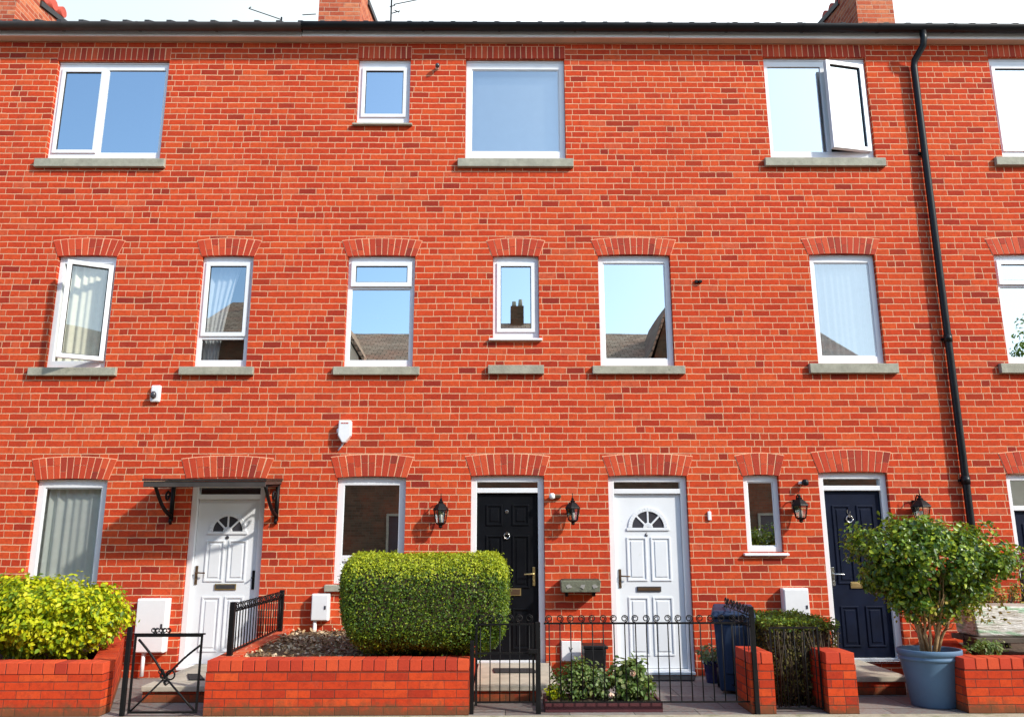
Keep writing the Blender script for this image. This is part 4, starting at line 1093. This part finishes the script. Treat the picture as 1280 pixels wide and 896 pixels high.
# ------------------------------------------------------------------ plants
def core(prof_pts, name, parent): pass
def box_hedge(label, c, h, r, n, size, leafm, name='hedge', lumps=.03, corem='twig', depth=.05, lit_above=None, taper=0.0):
    c = np.array(c); h = np.array(h)
    t = thing(name, (c[0], c[1], c[2] - h[2]), label, 'hedge')
    A = np.array([h[1] * h[2], h[1] * h[2], h[0] * h[2], h[0] * h[2] * .6, h[0] * h[1], h[0] * h[1] * .5]); A /= A.sum()
    fc = rng.choice(6, n, p=A); p = rng.uniform(-1, 1, (n, 3)) * h
    axs = np.array([0, 0, 1, 1, 2, 2]); sg = np.array([1, -1, -1, 1, 1, -1])
    p[np.arange(n), axs[fc]] = sg[fc] * h[axs[fc]]
    r = np.ones(3) * r; q = np.clip(p, -(h - r), h - r); d = (p - q) / r; d /= np.linalg.norm(d, axis=1, keepdims=True) + 1e-9
    p = q + d * r
    p[:, 0] *= 1 - taper * np.maximum(0, -p[:, 2] / h[2]) ** 2
    p = p + d * lump(p, 6.0, lumps)[:, None] - d * (rng.exponential(depth * .5, n))[:, None] + d * (rng.random(n) < .03)[:, None] * rng.uniform(0, .05, n)[:, None]
    if lit_above:  # leaves above this height get a paler colour, painting the top as sunlit
        fm = (p[:, 2] + rng.normal(0, .05, n)) > lit_above
        leaves((p + c)[fm], (d + np.array([0, 0, .3]))[fm], size, 'lit_top_foliage', 'sunlit_leaf', t, spread=.6)
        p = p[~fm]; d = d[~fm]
    leaves(p + c, d + np.array([0, 0, .1]), size, 'foliage', leafm, t, spread=.75)
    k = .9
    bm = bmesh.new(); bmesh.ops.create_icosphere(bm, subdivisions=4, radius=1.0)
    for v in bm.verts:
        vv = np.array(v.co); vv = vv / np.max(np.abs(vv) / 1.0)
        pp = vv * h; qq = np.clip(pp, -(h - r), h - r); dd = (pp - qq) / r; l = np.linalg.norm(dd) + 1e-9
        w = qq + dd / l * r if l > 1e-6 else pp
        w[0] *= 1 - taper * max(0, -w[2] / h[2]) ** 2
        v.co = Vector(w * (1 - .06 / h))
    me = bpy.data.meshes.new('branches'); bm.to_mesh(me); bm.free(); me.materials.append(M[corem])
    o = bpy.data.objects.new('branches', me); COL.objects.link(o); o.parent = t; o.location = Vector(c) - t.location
    return t
# clipped box hedge
hy = -1.50; hd = .55
xh0, xh1 = ax(429, 760, hy), ax(638, 760, hy)
zh0 = zcw - .02; zh1 = az(540, 690, hy)
box_hedge('large clipped green box hedge with bright rounded top above the brick planter', ((xh0 + xh1) / 2, hy, (zh0 + zh1) / 2), ((xh1 - xh0) / 2, hd, (zh1 - zh0) / 2), np.array([.2, .42, .34]), 64000, .0225, 'box_leaf', 'box_hedge', depth=.07, lumps=.035, lit_above=(zh1 - zh0) / 2 - .22, taper=.22)
# small hedge behind the low gate
x0, x1 = ax(944, 800, -1.3), ax(1030, 800, -1.3)
zt = az(985, 772, -1.2)
box_hedge('small brown sided hedge with green top behind the low gate', ((x0 + x1) / 2, -1.15, zt / 2), ((x1 - x0) / 2, .60, zt / 2), .07, 9000, .03, 'brown_leaf', 'small_hedge', lumps=.02)
th = bpy.data.objects['small_hedge']
n = 5000; p = rng.uniform(-1, 1, (n, 3)) * np.array([(x1 - x0) / 2, .60, .0]) + np.array([(x0 + x1) / 2, -1.15, zt]); p[:, 2] += rng.uniform(-.07, .03, n)
leaves(p, np.tile([0, -.2, 1.0], (n, 1)), .03, 'foliage', 'box_leaf', th)
mb = MB()
for i in range(26):
    x = x0 + .04 + (x1 - x0 - .08) * i / 25 + random.uniform(-.02, .02); y = -1.75 + random.uniform(-.03, .05)
    mb.tube([(x, y, 0), (x + random.uniform(-.04, .04), y, zt * .5), (x + random.uniform(-.06, .06), y + .02, zt * .9)], .007, 5)
mb.build('stem', 'twig', th)

def shrub(name, label, c, rad, clumps, per, size, leafm, stemm=None, base=None, droop=.6, cr=.16, flat=.9, cat='shrub', bottom=None, spread=.6, aspect=.6, extra=None, irr=0.0):
    c = np.array(c); rad = np.array(rad)
    b = np.array(base if base is not None else (c[0], c[1], c[2] - rad[2]))
    t = thing(name, tuple(b), label, cat)
    v = rng.normal(0, 1, (clumps, 3)); v /= np.linalg.norm(v, axis=1, keepdims=True)
    rr = rng.uniform(.35, 1.0, (clumps, 1)) ** .55
    cc = v * rr * rad
    if irr:
        ang = np.arctan2(v[:, 2], v[:, 0]); cc *= (1 + irr * (np.sin(ang * 3 + .6) * .6 + np.sin(ang * 7 + 2.0) * .5))[:, None]
        cc[:, 2] = np.clip(cc[:, 2], -9, rad[2] * .82)
    if bottom is not None: cc[:, 2] = np.maximum(cc[:, 2], bottom + rng.uniform(0, .05, clumps))
    P = []; N = []
    for k in range(clumps):
        d = rng.normal(0, 1, (per, 3)); d /= np.linalg.norm(d, axis=1, keepdims=True)
        s = cr * rng.uniform(.55, 1.3)
        pts = cc[k] + d * (rng.uniform(.3, 1, (per, 1)) ** .5) * s * np.array([1, 1, flat])
        P.append(pts); N.append(d * .6 + v[k] * .5 + np.array([0, -.1, .5]))
    P = np.concatenate(P) + c; N = np.concatenate(N)
    if extra is not None: P = np.concatenate([P, extra]); N = np.concatenate([N, rng.normal(0, 1, extra.shape)])
    leaves(P, N, size, 'foliage', leafm, t, spread=spread, droop=droop, aspect=aspect)
    if stemm:
        mb = MB()
        for k in range(0, clumps, max(1, clumps // 26)):
            e = cc[k] * .9 + c; m = b * .55 + e * .45 + np.array([random.uniform(-.05, .05), 0, .02])
            mb.tube([tuple(b + np.array([random.uniform(-.06, .06), random.uniform(-.05, .05), 0])), tuple(m), tuple(e)], [.012, .008, .003], 5)
        mb.build('stem', stemm, t)
    return t
# golden shrub
gx0, gx1 = ax(-60, 780, -1.4), ax(172, 780, -1.2)
zg0, zg1 = zlw, az(60, 725, -1.5)
shrub('golden_shrub', 'yellow green large leaved shrub spilling over the left planter wall', ((gx0 + gx1) / 2, -1.32, (zg0 + zg1) / 2 + .0), ((gx1 - gx0) / 2 - .08, .62, (zg1 - zg0) / 2), 340, 54, .051, 'gold_leaf', 'twig', droop=1.1, cr=.14, aspect=.58)
# second mass of the same shrub, further left, is a shrub of its own
shrub('golden_shrub', 'pale golden shrub at the far left edge beneath the curtained window', (ax(-10, 750, -.7), -.6, zg0 + .25), (.45, .4, .36), 40, 40, .07, 'gold_leaf', 'twig', droop=.9, cr=.15)

# big pot with bush
def ground_y(px, py, z=0):
    d = ray(px, py); t = (z - EYE.z) / d.z; return EYE.y + d.y * t
yb_ = ground_y(1175, 887) + .21
xp = ax(1172, 850, yb_ - .1)
zt = az(1170, 815, yb_ - .28)
rt = (ax(1207, 815, yb_) - ax(1131, 815, yb_)) / 2
t = thing('plant_pot', (xp, yb_, 0), 'large grey blue plastic pot holding the leafy bush on the paving', 'plant pot')
H = zt
MB().lathe((xp, yb_, 0), [(rt * .70, .0), (rt * .72, .012), (rt * .83, H * .5), (rt * .925, H * .80), (rt * .935, H * .81), (rt * .97, H * .815), (rt * .975, H * .86), (rt * .96, H * .868), (rt * .965, H * .90), (rt * 1.0, H * .905), (rt * 1.0, H * .99), (rt * .985, H), (rt * .94, H), (rt * .92, H * .95), (rt * .90, H * .90)], 48, sy=.86).build('pot_body', 'potblue', t)
MB().lathe((xp, yb_, 0), [(rt * .9, H * .87), (rt * .6, H * .92), (.01, H * .94)], 24, sy=.86).build('compost', 'soil', t)
bx, by, bz = ax(1162, 705, yb_), yb_, az(1162, 706, yb_)
rx = (ax(1258, 705, yb_) - ax(1066, 705, yb_)) / 2; rz = (az(1160, 644, yb_) - az(1160, 772, yb_)) / 2
P = []
for k in range(34):                       # sprays that break the outline
    v = rng.normal(0, 1, 3); v[2] = abs(v[2]) * .8 - .25; v /= np.linalg.norm(v)
    q = np.array([bx, by, bz]) + v * np.array([rx - .02, .5, rz]) * .95
    L = rng.uniform(.08, .22)
    for m_ in range(14): P.append(q + (v * np.array([1, 1, .6]) + np.array([0, 0, .35])) * L * m_ / 14 + rng.normal(0, .016, 3))
tb_ = shrub('leafy_bush', 'round leafy green bush on bare tan stems growing in the big blue pot', (bx, by, bz), (rx - .05, .50, rz - .03), 270, 60, .048, 'bush_leaf', None, irr=.2, base=(xp, yb_, H * .93), droop=.3, cr=.125, cat='bush', bottom=-rz * .95, extra=np.array(P))
mb = MB(); r5 = random.Random(5)
for k in range(15):
    a = k * 2 * math.pi / 15 + r5.uniform(-.15, .15); q = r5.uniform(.5, 1.2); w_ = r5.uniform(.7, 1.15)
    s0_ = (xp + .08 * q * math.cos(a), yb_ + .06 * math.sin(a), H * .9)
    m0 = (xp + .10 * q * math.cos(a) + r5.uniform(-.05, .05), yb_ + .09 * math.sin(a), H + r5.uniform(.06, .14))
    m1 = (xp + .17 * q * math.cos(a) + r5.uniform(-.05, .05), yb_ + .14 * math.sin(a), H + .26 + r5.uniform(-.05, .06))
    m2 = (xp + .32 * q * math.cos(a) + r5.uniform(-.07, .07) - .02, yb_ + .24 * math.sin(a), H + .46)
    mb.tube([s0_, m0, m1, m2, (m2[0] + .14 * math.cos(a) - .02, m2[1], bz)], [.015 * w_, .014 * w_, .012 * w_, .009 * w_, .004], 7)
    for j in range(4):
        b0 = Vector(m0).lerp(Vector(m2), r5.random()); e = b0 + Vector((r5.uniform(-.26, .26), r5.uniform(-.15, .1), r5.uniform(.1, .32)))
        mb.tube([b0, b0.lerp(e, .5) + Vector((r5.uniform(-.03, .03), 0, -.02)), e], [.006, .0045, .002], 5)
mb.build('stem', 'stem', tb_)
n = 380
p = np.stack([bx + rng.uniform(-.35, .6, n), by + rng.uniform(-.35, .35, n), rng.uniform(H + .25, bz - rz + .15, n)], 1)
leaves(p, rng.normal(0, 1, (n, 3)), .038, 'low_foliage', 'dry_leaf', tb_)

# small blue pot and plant
x, yy = ax(891.5, 850, -.42), -.42
x0, x1 = ax(880, 822, yy), ax(903, 822, yy); rr_p = (x1 - x0) / 2; hp = az(891, 824, yy)
t = thing('plant_pot', (x, yy, 0), 'small cobalt blue pot standing against the navy wheelie bin', 'plant pot')
MB().lathe((x, yy, 0), [(rr_p * .7, 0), (rr_p * .74, .01), (rr_p * .95, hp * .85), (rr_p * 1.04, hp * .87), (rr_p * 1.04, hp), (rr_p * .92, hp), (rr_p * .88, hp * .9)], 28).build('pot_body', 'cobalt', t)
shrub('pot_plant', 'small green and white plant in the cobalt blue pot', (x, yy, hp + .06), (.12, .10, .10), 18, 22, .045, 'pale_leaf', None, cr=.06, cat='plant')

# wheelie bin
by0 = -1.0
x0, x1 = ax(902, 800, by0), ax(950, 800, by0)
zl = az(918, 772, by0 - .27)
bt = thing('wheelie_bin', ((x0 + x1) / 2, by0 + .25, 0), 'navy blue wheelie bin standing by the white door', 'bin')
cxm = (x0 + x1) / 2; w2 = (x1 - x0) / 2
yf, yk = by0 - .24, by0 + .27
mb = MB().hexa([(cxm - w2 * .84, yf + .07, .03), (cxm + w2 * .84, yf + .07, .03), (cxm + w2 * .84, yk - .1, .03), (cxm - w2 * .84, yk - .1, .03), (cxm - w2, yf, zl), (cxm + w2, yf, zl), (cxm + w2, yk, zl), (cxm - w2, yk, zl)])
mb.hexa([(cxm - w2 * .5, yf + .035, .2), (cxm + w2 * .5, yf + .035, .2), (cxm + w2 * .5, yf + .09, .2), (cxm - w2 * .5, yf + .09, .2), (cxm - w2 * .56, yf - .012, zl * .9), (cxm + w2 * .56, yf - .012, zl * .9), (cxm + w2 * .56, yf + .05, zl * .9), (cxm - w2 * .56, yf + .05, zl * .9)])
mb.box(cxm - w2 * 1.05, cxm + w2 * 1.05, yf - .025, yk + .02, zl - .06, zl - .002)
mb.build('bin_body', 'binblue', bt, bevel=.018, seg=3)
lid = MB().hexa([(cxm - w2 * 1.14, yf - .06, zl + .001), (cxm + w2 * 1.14, yf - .06, zl + .001), (cxm + w2 * 1.14, yk + .03, zl + .001), (cxm - w2 * 1.14, yk + .03, zl + .001), (cxm - w2 * 1.0, yf - .02, zl + .065), (cxm + w2 * 1.0, yf - .02, zl + .065), (cxm + w2 * 1.0, yk + .02, zl + .10), (cxm - w2 * 1.0, yk + .02, zl + .10)])
lid.box(cxm - w2 * .6, cxm + w2 * .6, yf - .075, yf - .03, zl + .01, zl + .05)
lid.build('bin_lid', 'binblue', bt, bevel=.02, seg=3)
mb = MB().tube([(cxm - w2 * .8, yk + .07, zl - .01), (cxm + w2 * .8, yk + .07, zl - .01)], .016, 8); mb.build('handle', 'binblue', bt)
for sx in (-1, 1): MB().tube([(cxm + sx * w2 * .9 - .02, yk - .02, .10), (cxm + sx * w2 * .9 + .02, yk - .02, .10)], .10, 18).build('wheel', 'plastic_black', bt)

bt.rotation_euler.z = R(-15)
# black caddy
yy = -.28
x0, x1 = ax(730, 822, yy - .1), ax(758, 822, yy - .1); zt = az(745, 806, yy - .1)
t = thing('food_caddy', ((x0 + x1) / 2, yy, 0), 'small black lidded caddy against the wall beside the white cover', 'caddy')
MB().hexa([(x0 + .02, yy - .10, 0.01), (x1 - .02, yy - .10, .01), (x1 - .02, yy + .1, .01), (x0 + .02, yy + .1, .01), (x0, yy - .13, zt - .04), (x1, yy - .13, zt - .04), (x1, yy + .13, zt - .04), (x0, yy + .13, zt - .04)]).build('caddy_body', 'plastic_black', t, bevel=.012, seg=3)
MB().box(x0 - .008, x1 + .008, yy - .14, yy + .14, zt - .039, zt).build('lid', 'plastic_black', t, bevel=.012, seg=3)
MB().box(x1 + .009, x1 + .03, yy - .05, yy + .02, zt - .05, zt - .02).build('handle', 'plastic_black', t, bevel=.006)

# burgundy planter with plants
yp0 = YF + .02
x0, x1 = ax(682, 885, yp0), ax(831, 885, yp0); zp = az(756, 879, yp0)
yp0 += .09
t = thing('timber_planter', ((x0 + x1) / 2, yp0 + .2, 0), 'low burgundy timber planter at the foot of the long railing', 'planter')
mb = MB().box(x0, x1, yp0, yp0 + .025, 0, zp).box(x0, x1, yp0 + .42, yp0 + .445, 0, zp).box(x0, x0 + .025, yp0 + .026, yp0 + .419, 0, zp).box(x1 - .025, x1, yp0 + .026, yp0 + .419, 0, zp)
mb.build('planter_board', 'burg', t, bevel=.004)
MB().box(x0 + .026, x1 - .026, yp0 + .026, yp0 + .418, .01, zp - .015).build('compost', 'soil', t)
yc = yp0 + .24
def plant(px, py0, py1, w, label, leafm, clumps, per, size, **kw):
    x, zt_ = at(px, py0, yc); zb_ = zp
    return shrub('border_plant', label, (x, yc, (zt_ + zb_) / 2), (w, .17, (zt_ - zb_) / 2), clumps, per, size, leafm, 'twig', cat='plant', **kw)
plant(722, 830, 876, .24, 'bushy mid green plant at the left of the burgundy planter', 'herb_leaf', 50, 26, .04, cr=.09)
tr = plant(786, 826, 876, .20, 'rose bush with cream blooms at the right of the burgundy planter', 'herb_leaf', 48, 24, .055, cr=.09)
plant(752, 838, 874, .13, 'silvery green plant in the middle of the burgundy planter', 'pale_leaf', 26, 24, .035, cr=.07)
plant(692, 858, 876, .08, 'little yellow green plant at the corner of the burgundy planter', 'gold_leaf', 10, 20, .035, cr=.05)
P = []; N = []
for (px, py) in ((791, 841), (764, 868)):
    x, z = at(px, py, yc - .16)
    for k in range(26):
        dv_ = rng.normal(0, 1, 3); dv_ /= np.linalg.norm(dv_); P.append(np.array([x, yc - .16, z]) + dv_ * .014); N.append(dv_)
leaves(np.array(P), np.array(N), .026, 'bloom', 'petal', tr, spread=.2, aspect=.9)

# right planter: plank, bale, plants
yb3 = -1.25
zpl = az(1245, 797, yb3 - .25)
x0 = ax(1204, 797, yb3)
t = thing('plank_bench', (x0 + .6, yb3, 0), 'dark weathered plank bench carrying the wrapped bale above the right planter', 'bench')
MB().box(x0, x0 + 1.5, yb3 - .25, yb3 - .02, zpl - .05, zpl).box(x0, x0 + 1.5, yb3 - .0, yb3 + .23, zpl - .05, zpl).build('plank', 'wood', t, bevel=.005)
for xx in (x0 + .1, x0 + 1.3): MB().box(xx, xx + .08, yb3 - .2, yb3 + .2, .2, zpl - .051).build('leg', 'wood', t, bevel=.004)
x0 = ax(1217, 775, yb3 - .2); zt = az(1250, 757, yb3 - .2)
o = MB(); nx_, nz_ = 10, 4
o.hexa([(x0 + .02, yb3 - .2, zpl + .001), (x0 + .80, yb3 - .23, zpl + .001), (x0 + .80, yb3 + .2, zpl + .001), (x0 + .02, yb3 + .2, zpl + .001), (x0 - .01, yb3 - .19, zt), (x0 + .82, yb3 - .22, zt - .01), (x0 + .82, yb3 + .2, zt), (x0, yb3 + .2, zt)])
tag(o.build('wrapped_bale', 'wrap', None, bevel=.035, seg=4), 'shrink wrapped pale bale with green print lying on the plank bench', 'bale')
shrub('dry_plant', 'dry yellow brown plant behind the wrapped bale', (ax(1250, 742, -.7), -.7, az(1250, 745, -.7)), (.36, .2, .17), 40, 22, .035, 'dry_leaf', 'twig', cr=.09, cat='plant', base=(ax(1250, 742, -.7), -.7, .35))
shrub('fern', 'small bright fern in the dark soil under the plank bench', (ax(1232, 812, -1.75), -1.75, zrw + .03), (.2, .1, .07), 16, 20, .05, 'herb_leaf', None, cr=.06, cat='plant', aspect=.3)
shrub('red_flower', 'red flowering sprig beside the door frame at the right edge', (ax(1275, 697, -.3), -.3, az(1275, 700, -.3)), (.05, .06, .14), 12, 14, .035, 'red_petal', 'twig', cr=.04, cat='flower', base=(ax(1275, 697, -.3), -.3, .4))

# ------------------------------------------------------------------ across the street (seen in the window glass)
def house(x0, x1, wallm, eave, rz_, label, yfr=-15.0, gable=None, chim=None, depth=8.0, gm_='cream'):
    t = thing('terraced_house', ((x0 + x1) / 2, yfr, 0), label, 'house')
    yb = yfr - depth; ym = yfr - depth / 2
    MB().box(x0, x1, yb, yfr, -.1, eave).build('wall', wallm, t)
    r = MB().prismx([(yfr + .3, eave - .05), (yb - .3, eave - .05), (ym, rz_)], x0 - .02, x1 + .02).build('roof', 'rtile', t)
    n = max(1, int((x1 - x0) / 2.2))
    for k in range(n):
        xc = x0 + (x1 - x0) * (k + .5) / n
        for z in (1.0, 3.7):
            if z + 1.4 > eave: continue
            w = MB().ring(xc - .55, xc + .55, z, z + 1.35, .07, yfr + .001, yfr + .06).box(xc - .7, xc + .7, yfr + .001, yfr + .1, z - .1, z - .002)  .build('window', 'stone', t)
            MB().add([(xc - .49, yfr + .02, z + .06), (xc + .49, yfr + .02, z + .06), (xc + .49, yfr + .02, z + 1.29), (xc - .49, yfr + .02, z + 1.29)], [(3, 2, 1, 0)]).build('pane', 'grey_lens', w)
    if gable:
        ga, gb, gz = gable
        MB().prism([(ga, eave - .5), (gb, eave - .5), (gb, eave + .2), ((ga + gb) / 2, gz), (ga, eave + .2)], yfr - 3, yfr + .35).build('gable', gm_, t)
        gm = (ga + gb) / 2
        mb = MB()
        for s in (-1, 1):
            e = ga - .2 if s < 0 else gb + .2
            mb.prism([(e, eave), (gm, gz + .02), (gm, gz + .22), (e, eave + .2)], yfr - 3, yfr + .5)
        mb.build('gable_roof', 'rtile', t)
    if chim:
        for cxx in chim:
            c = MB().box(cxx - .24, cxx + .24, ym - .3, ym + .3, rz_ - .5, rz_ + .6).build('chimney', 'dbrick', t)
            MB().lathe((cxx - .11, ym, rz_ + .6), [(.09, 0), (.07, .25)], 10).lathe((cxx + .12, ym, rz_ + .6), [(.09, 0), (.07, .32)], 10).build('chimney_pot', 'stone', c)
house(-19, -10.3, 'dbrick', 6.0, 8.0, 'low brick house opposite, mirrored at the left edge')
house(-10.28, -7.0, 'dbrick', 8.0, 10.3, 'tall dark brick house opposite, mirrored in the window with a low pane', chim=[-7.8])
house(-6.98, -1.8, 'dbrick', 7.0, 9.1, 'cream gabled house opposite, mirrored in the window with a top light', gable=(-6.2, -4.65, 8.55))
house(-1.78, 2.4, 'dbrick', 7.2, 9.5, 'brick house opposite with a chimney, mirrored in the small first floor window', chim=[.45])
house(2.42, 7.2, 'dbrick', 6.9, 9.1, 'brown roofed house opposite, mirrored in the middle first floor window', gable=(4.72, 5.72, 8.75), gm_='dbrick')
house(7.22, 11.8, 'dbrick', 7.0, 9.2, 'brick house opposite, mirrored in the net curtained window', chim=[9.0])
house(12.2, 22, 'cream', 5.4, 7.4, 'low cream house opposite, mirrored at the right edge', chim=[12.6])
def tree(name, x, y, h, r, label):
    t = thing(name, (x, y, 0), label, 'tree')
    MB().tube([(x, y, -.05), (x + .05, y, h * .3), (x, y, h * .75)], [.2, .15, .05], 9).build('trunk', 'twig', t)
    n = 16000; v = rng.normal(0, 1, (n, 3)); v /= np.linalg.norm(v, axis=1, keepdims=True)
    p = v * (rng.uniform(.3, 1, (n, 1)) ** .5) * np.array([r, r, h * .33]); p *= (1 + .25 * np.sin(v[:, :1] * 7) * np.sin(v[:, 2:] * 6 + 1))
    leaves(p + np.array([x, y, h * .68]), v, .13, 'crown', 'bush_leaf', t)
tree('street_tree', 18.2, -14.0, 9.2, 2.4, 'broad tree opposite, mirrored in the window at the right edge')

# ------------------------------------------------------------------ light
EL, AZ = R(34), R(56)
sd = Vector((math.cos(EL) * math.sin(AZ), -math.cos(EL) * math.cos(AZ), math.sin(EL)))
sun = bpy.data.objects.new('sun', bpy.data.lights.new('sun', 'SUN'))
sun.data.energy = 2.3; sun.data.angle = R(2.6); sun.data.color = (1, .93, .82)
sun.rotation_euler = sd.to_track_quat('Z', 'Y').to_euler(); sun.location = (20, -15, 20)
COL.objects.link(sun)
wd = bpy.data.worlds.new('World'); sc.world = wd; wd.use_nodes = True
nt = NT(wd)
sky = nt.n('ShaderNodeTexSky', sky_type='NISHITA'); sky.sun_disc = False
sky.sun_elevation = EL; sky.sun_rotation = math.atan2(sd.x, sd.y); sky.air_density = 1.0; sky.dust_density = 2.0; sky.ozone_density = 1.0
tc = nt.n('ShaderNodeTexCoord')
sp = nt.n('ShaderNodeSeparateXYZ'); nt.l(tc.outputs['Generated'], sp.inputs[0])
nz = nt.noise(2.1, tc.outputs['Generated'], 6, .55)
# bright cloud bank in the north, behind the terrace
cl = nt.step(nt.math('ADD', nt.math('MULTIPLY', sp.outputs[1], .9), nt.math('MULTIPLY', nz, .5)), .35, .85)
hz = nt.math('MULTIPLY', nt.step(nt.math('ADD', sp.outputs[0], nt.math('MULTIPLY', nz, .3)), .0, .75), .8)
skc = nt.mix(1.0, sky.outputs[0], (.86, 1.0, 1.06), 'MULTIPLY')
c = nt.mix(hz, skc, (4.3, 4.95, 5.6))
cc_ = nt.mix(nt.step(sp.outputs[0], -.45, .15), (2.75, 3.15, 3.3), (4.6, 4.9, 5.1))
c = nt.mix(cl, c, cc_)
bg = nt.n('ShaderNodeBackground'); nt.l(c, bg.inputs[0]); bg.inputs[1].default_value = .15
o = nt.n('ShaderNodeOutputWorld'); nt.l(bg.outputs[0], o.inputs[0])

vs = sc.view_settings
vs.view_transform = 'Standard'; vs.look = 'None'; vs.gamma = 1.0; vs.use_curve_mapping = False
vs.exposure = 1.1
sc.render.engine = 'CYCLES'
sc.cycles.use_denoising = True
sc.cycles.max_bounces = 8; sc.cycles.transparent_max_bounces = 12
sc.cycles.caustics_reflective = False; sc.cycles.caustics_refractive = False
sc.cycles.sample_clamp_indirect = 6
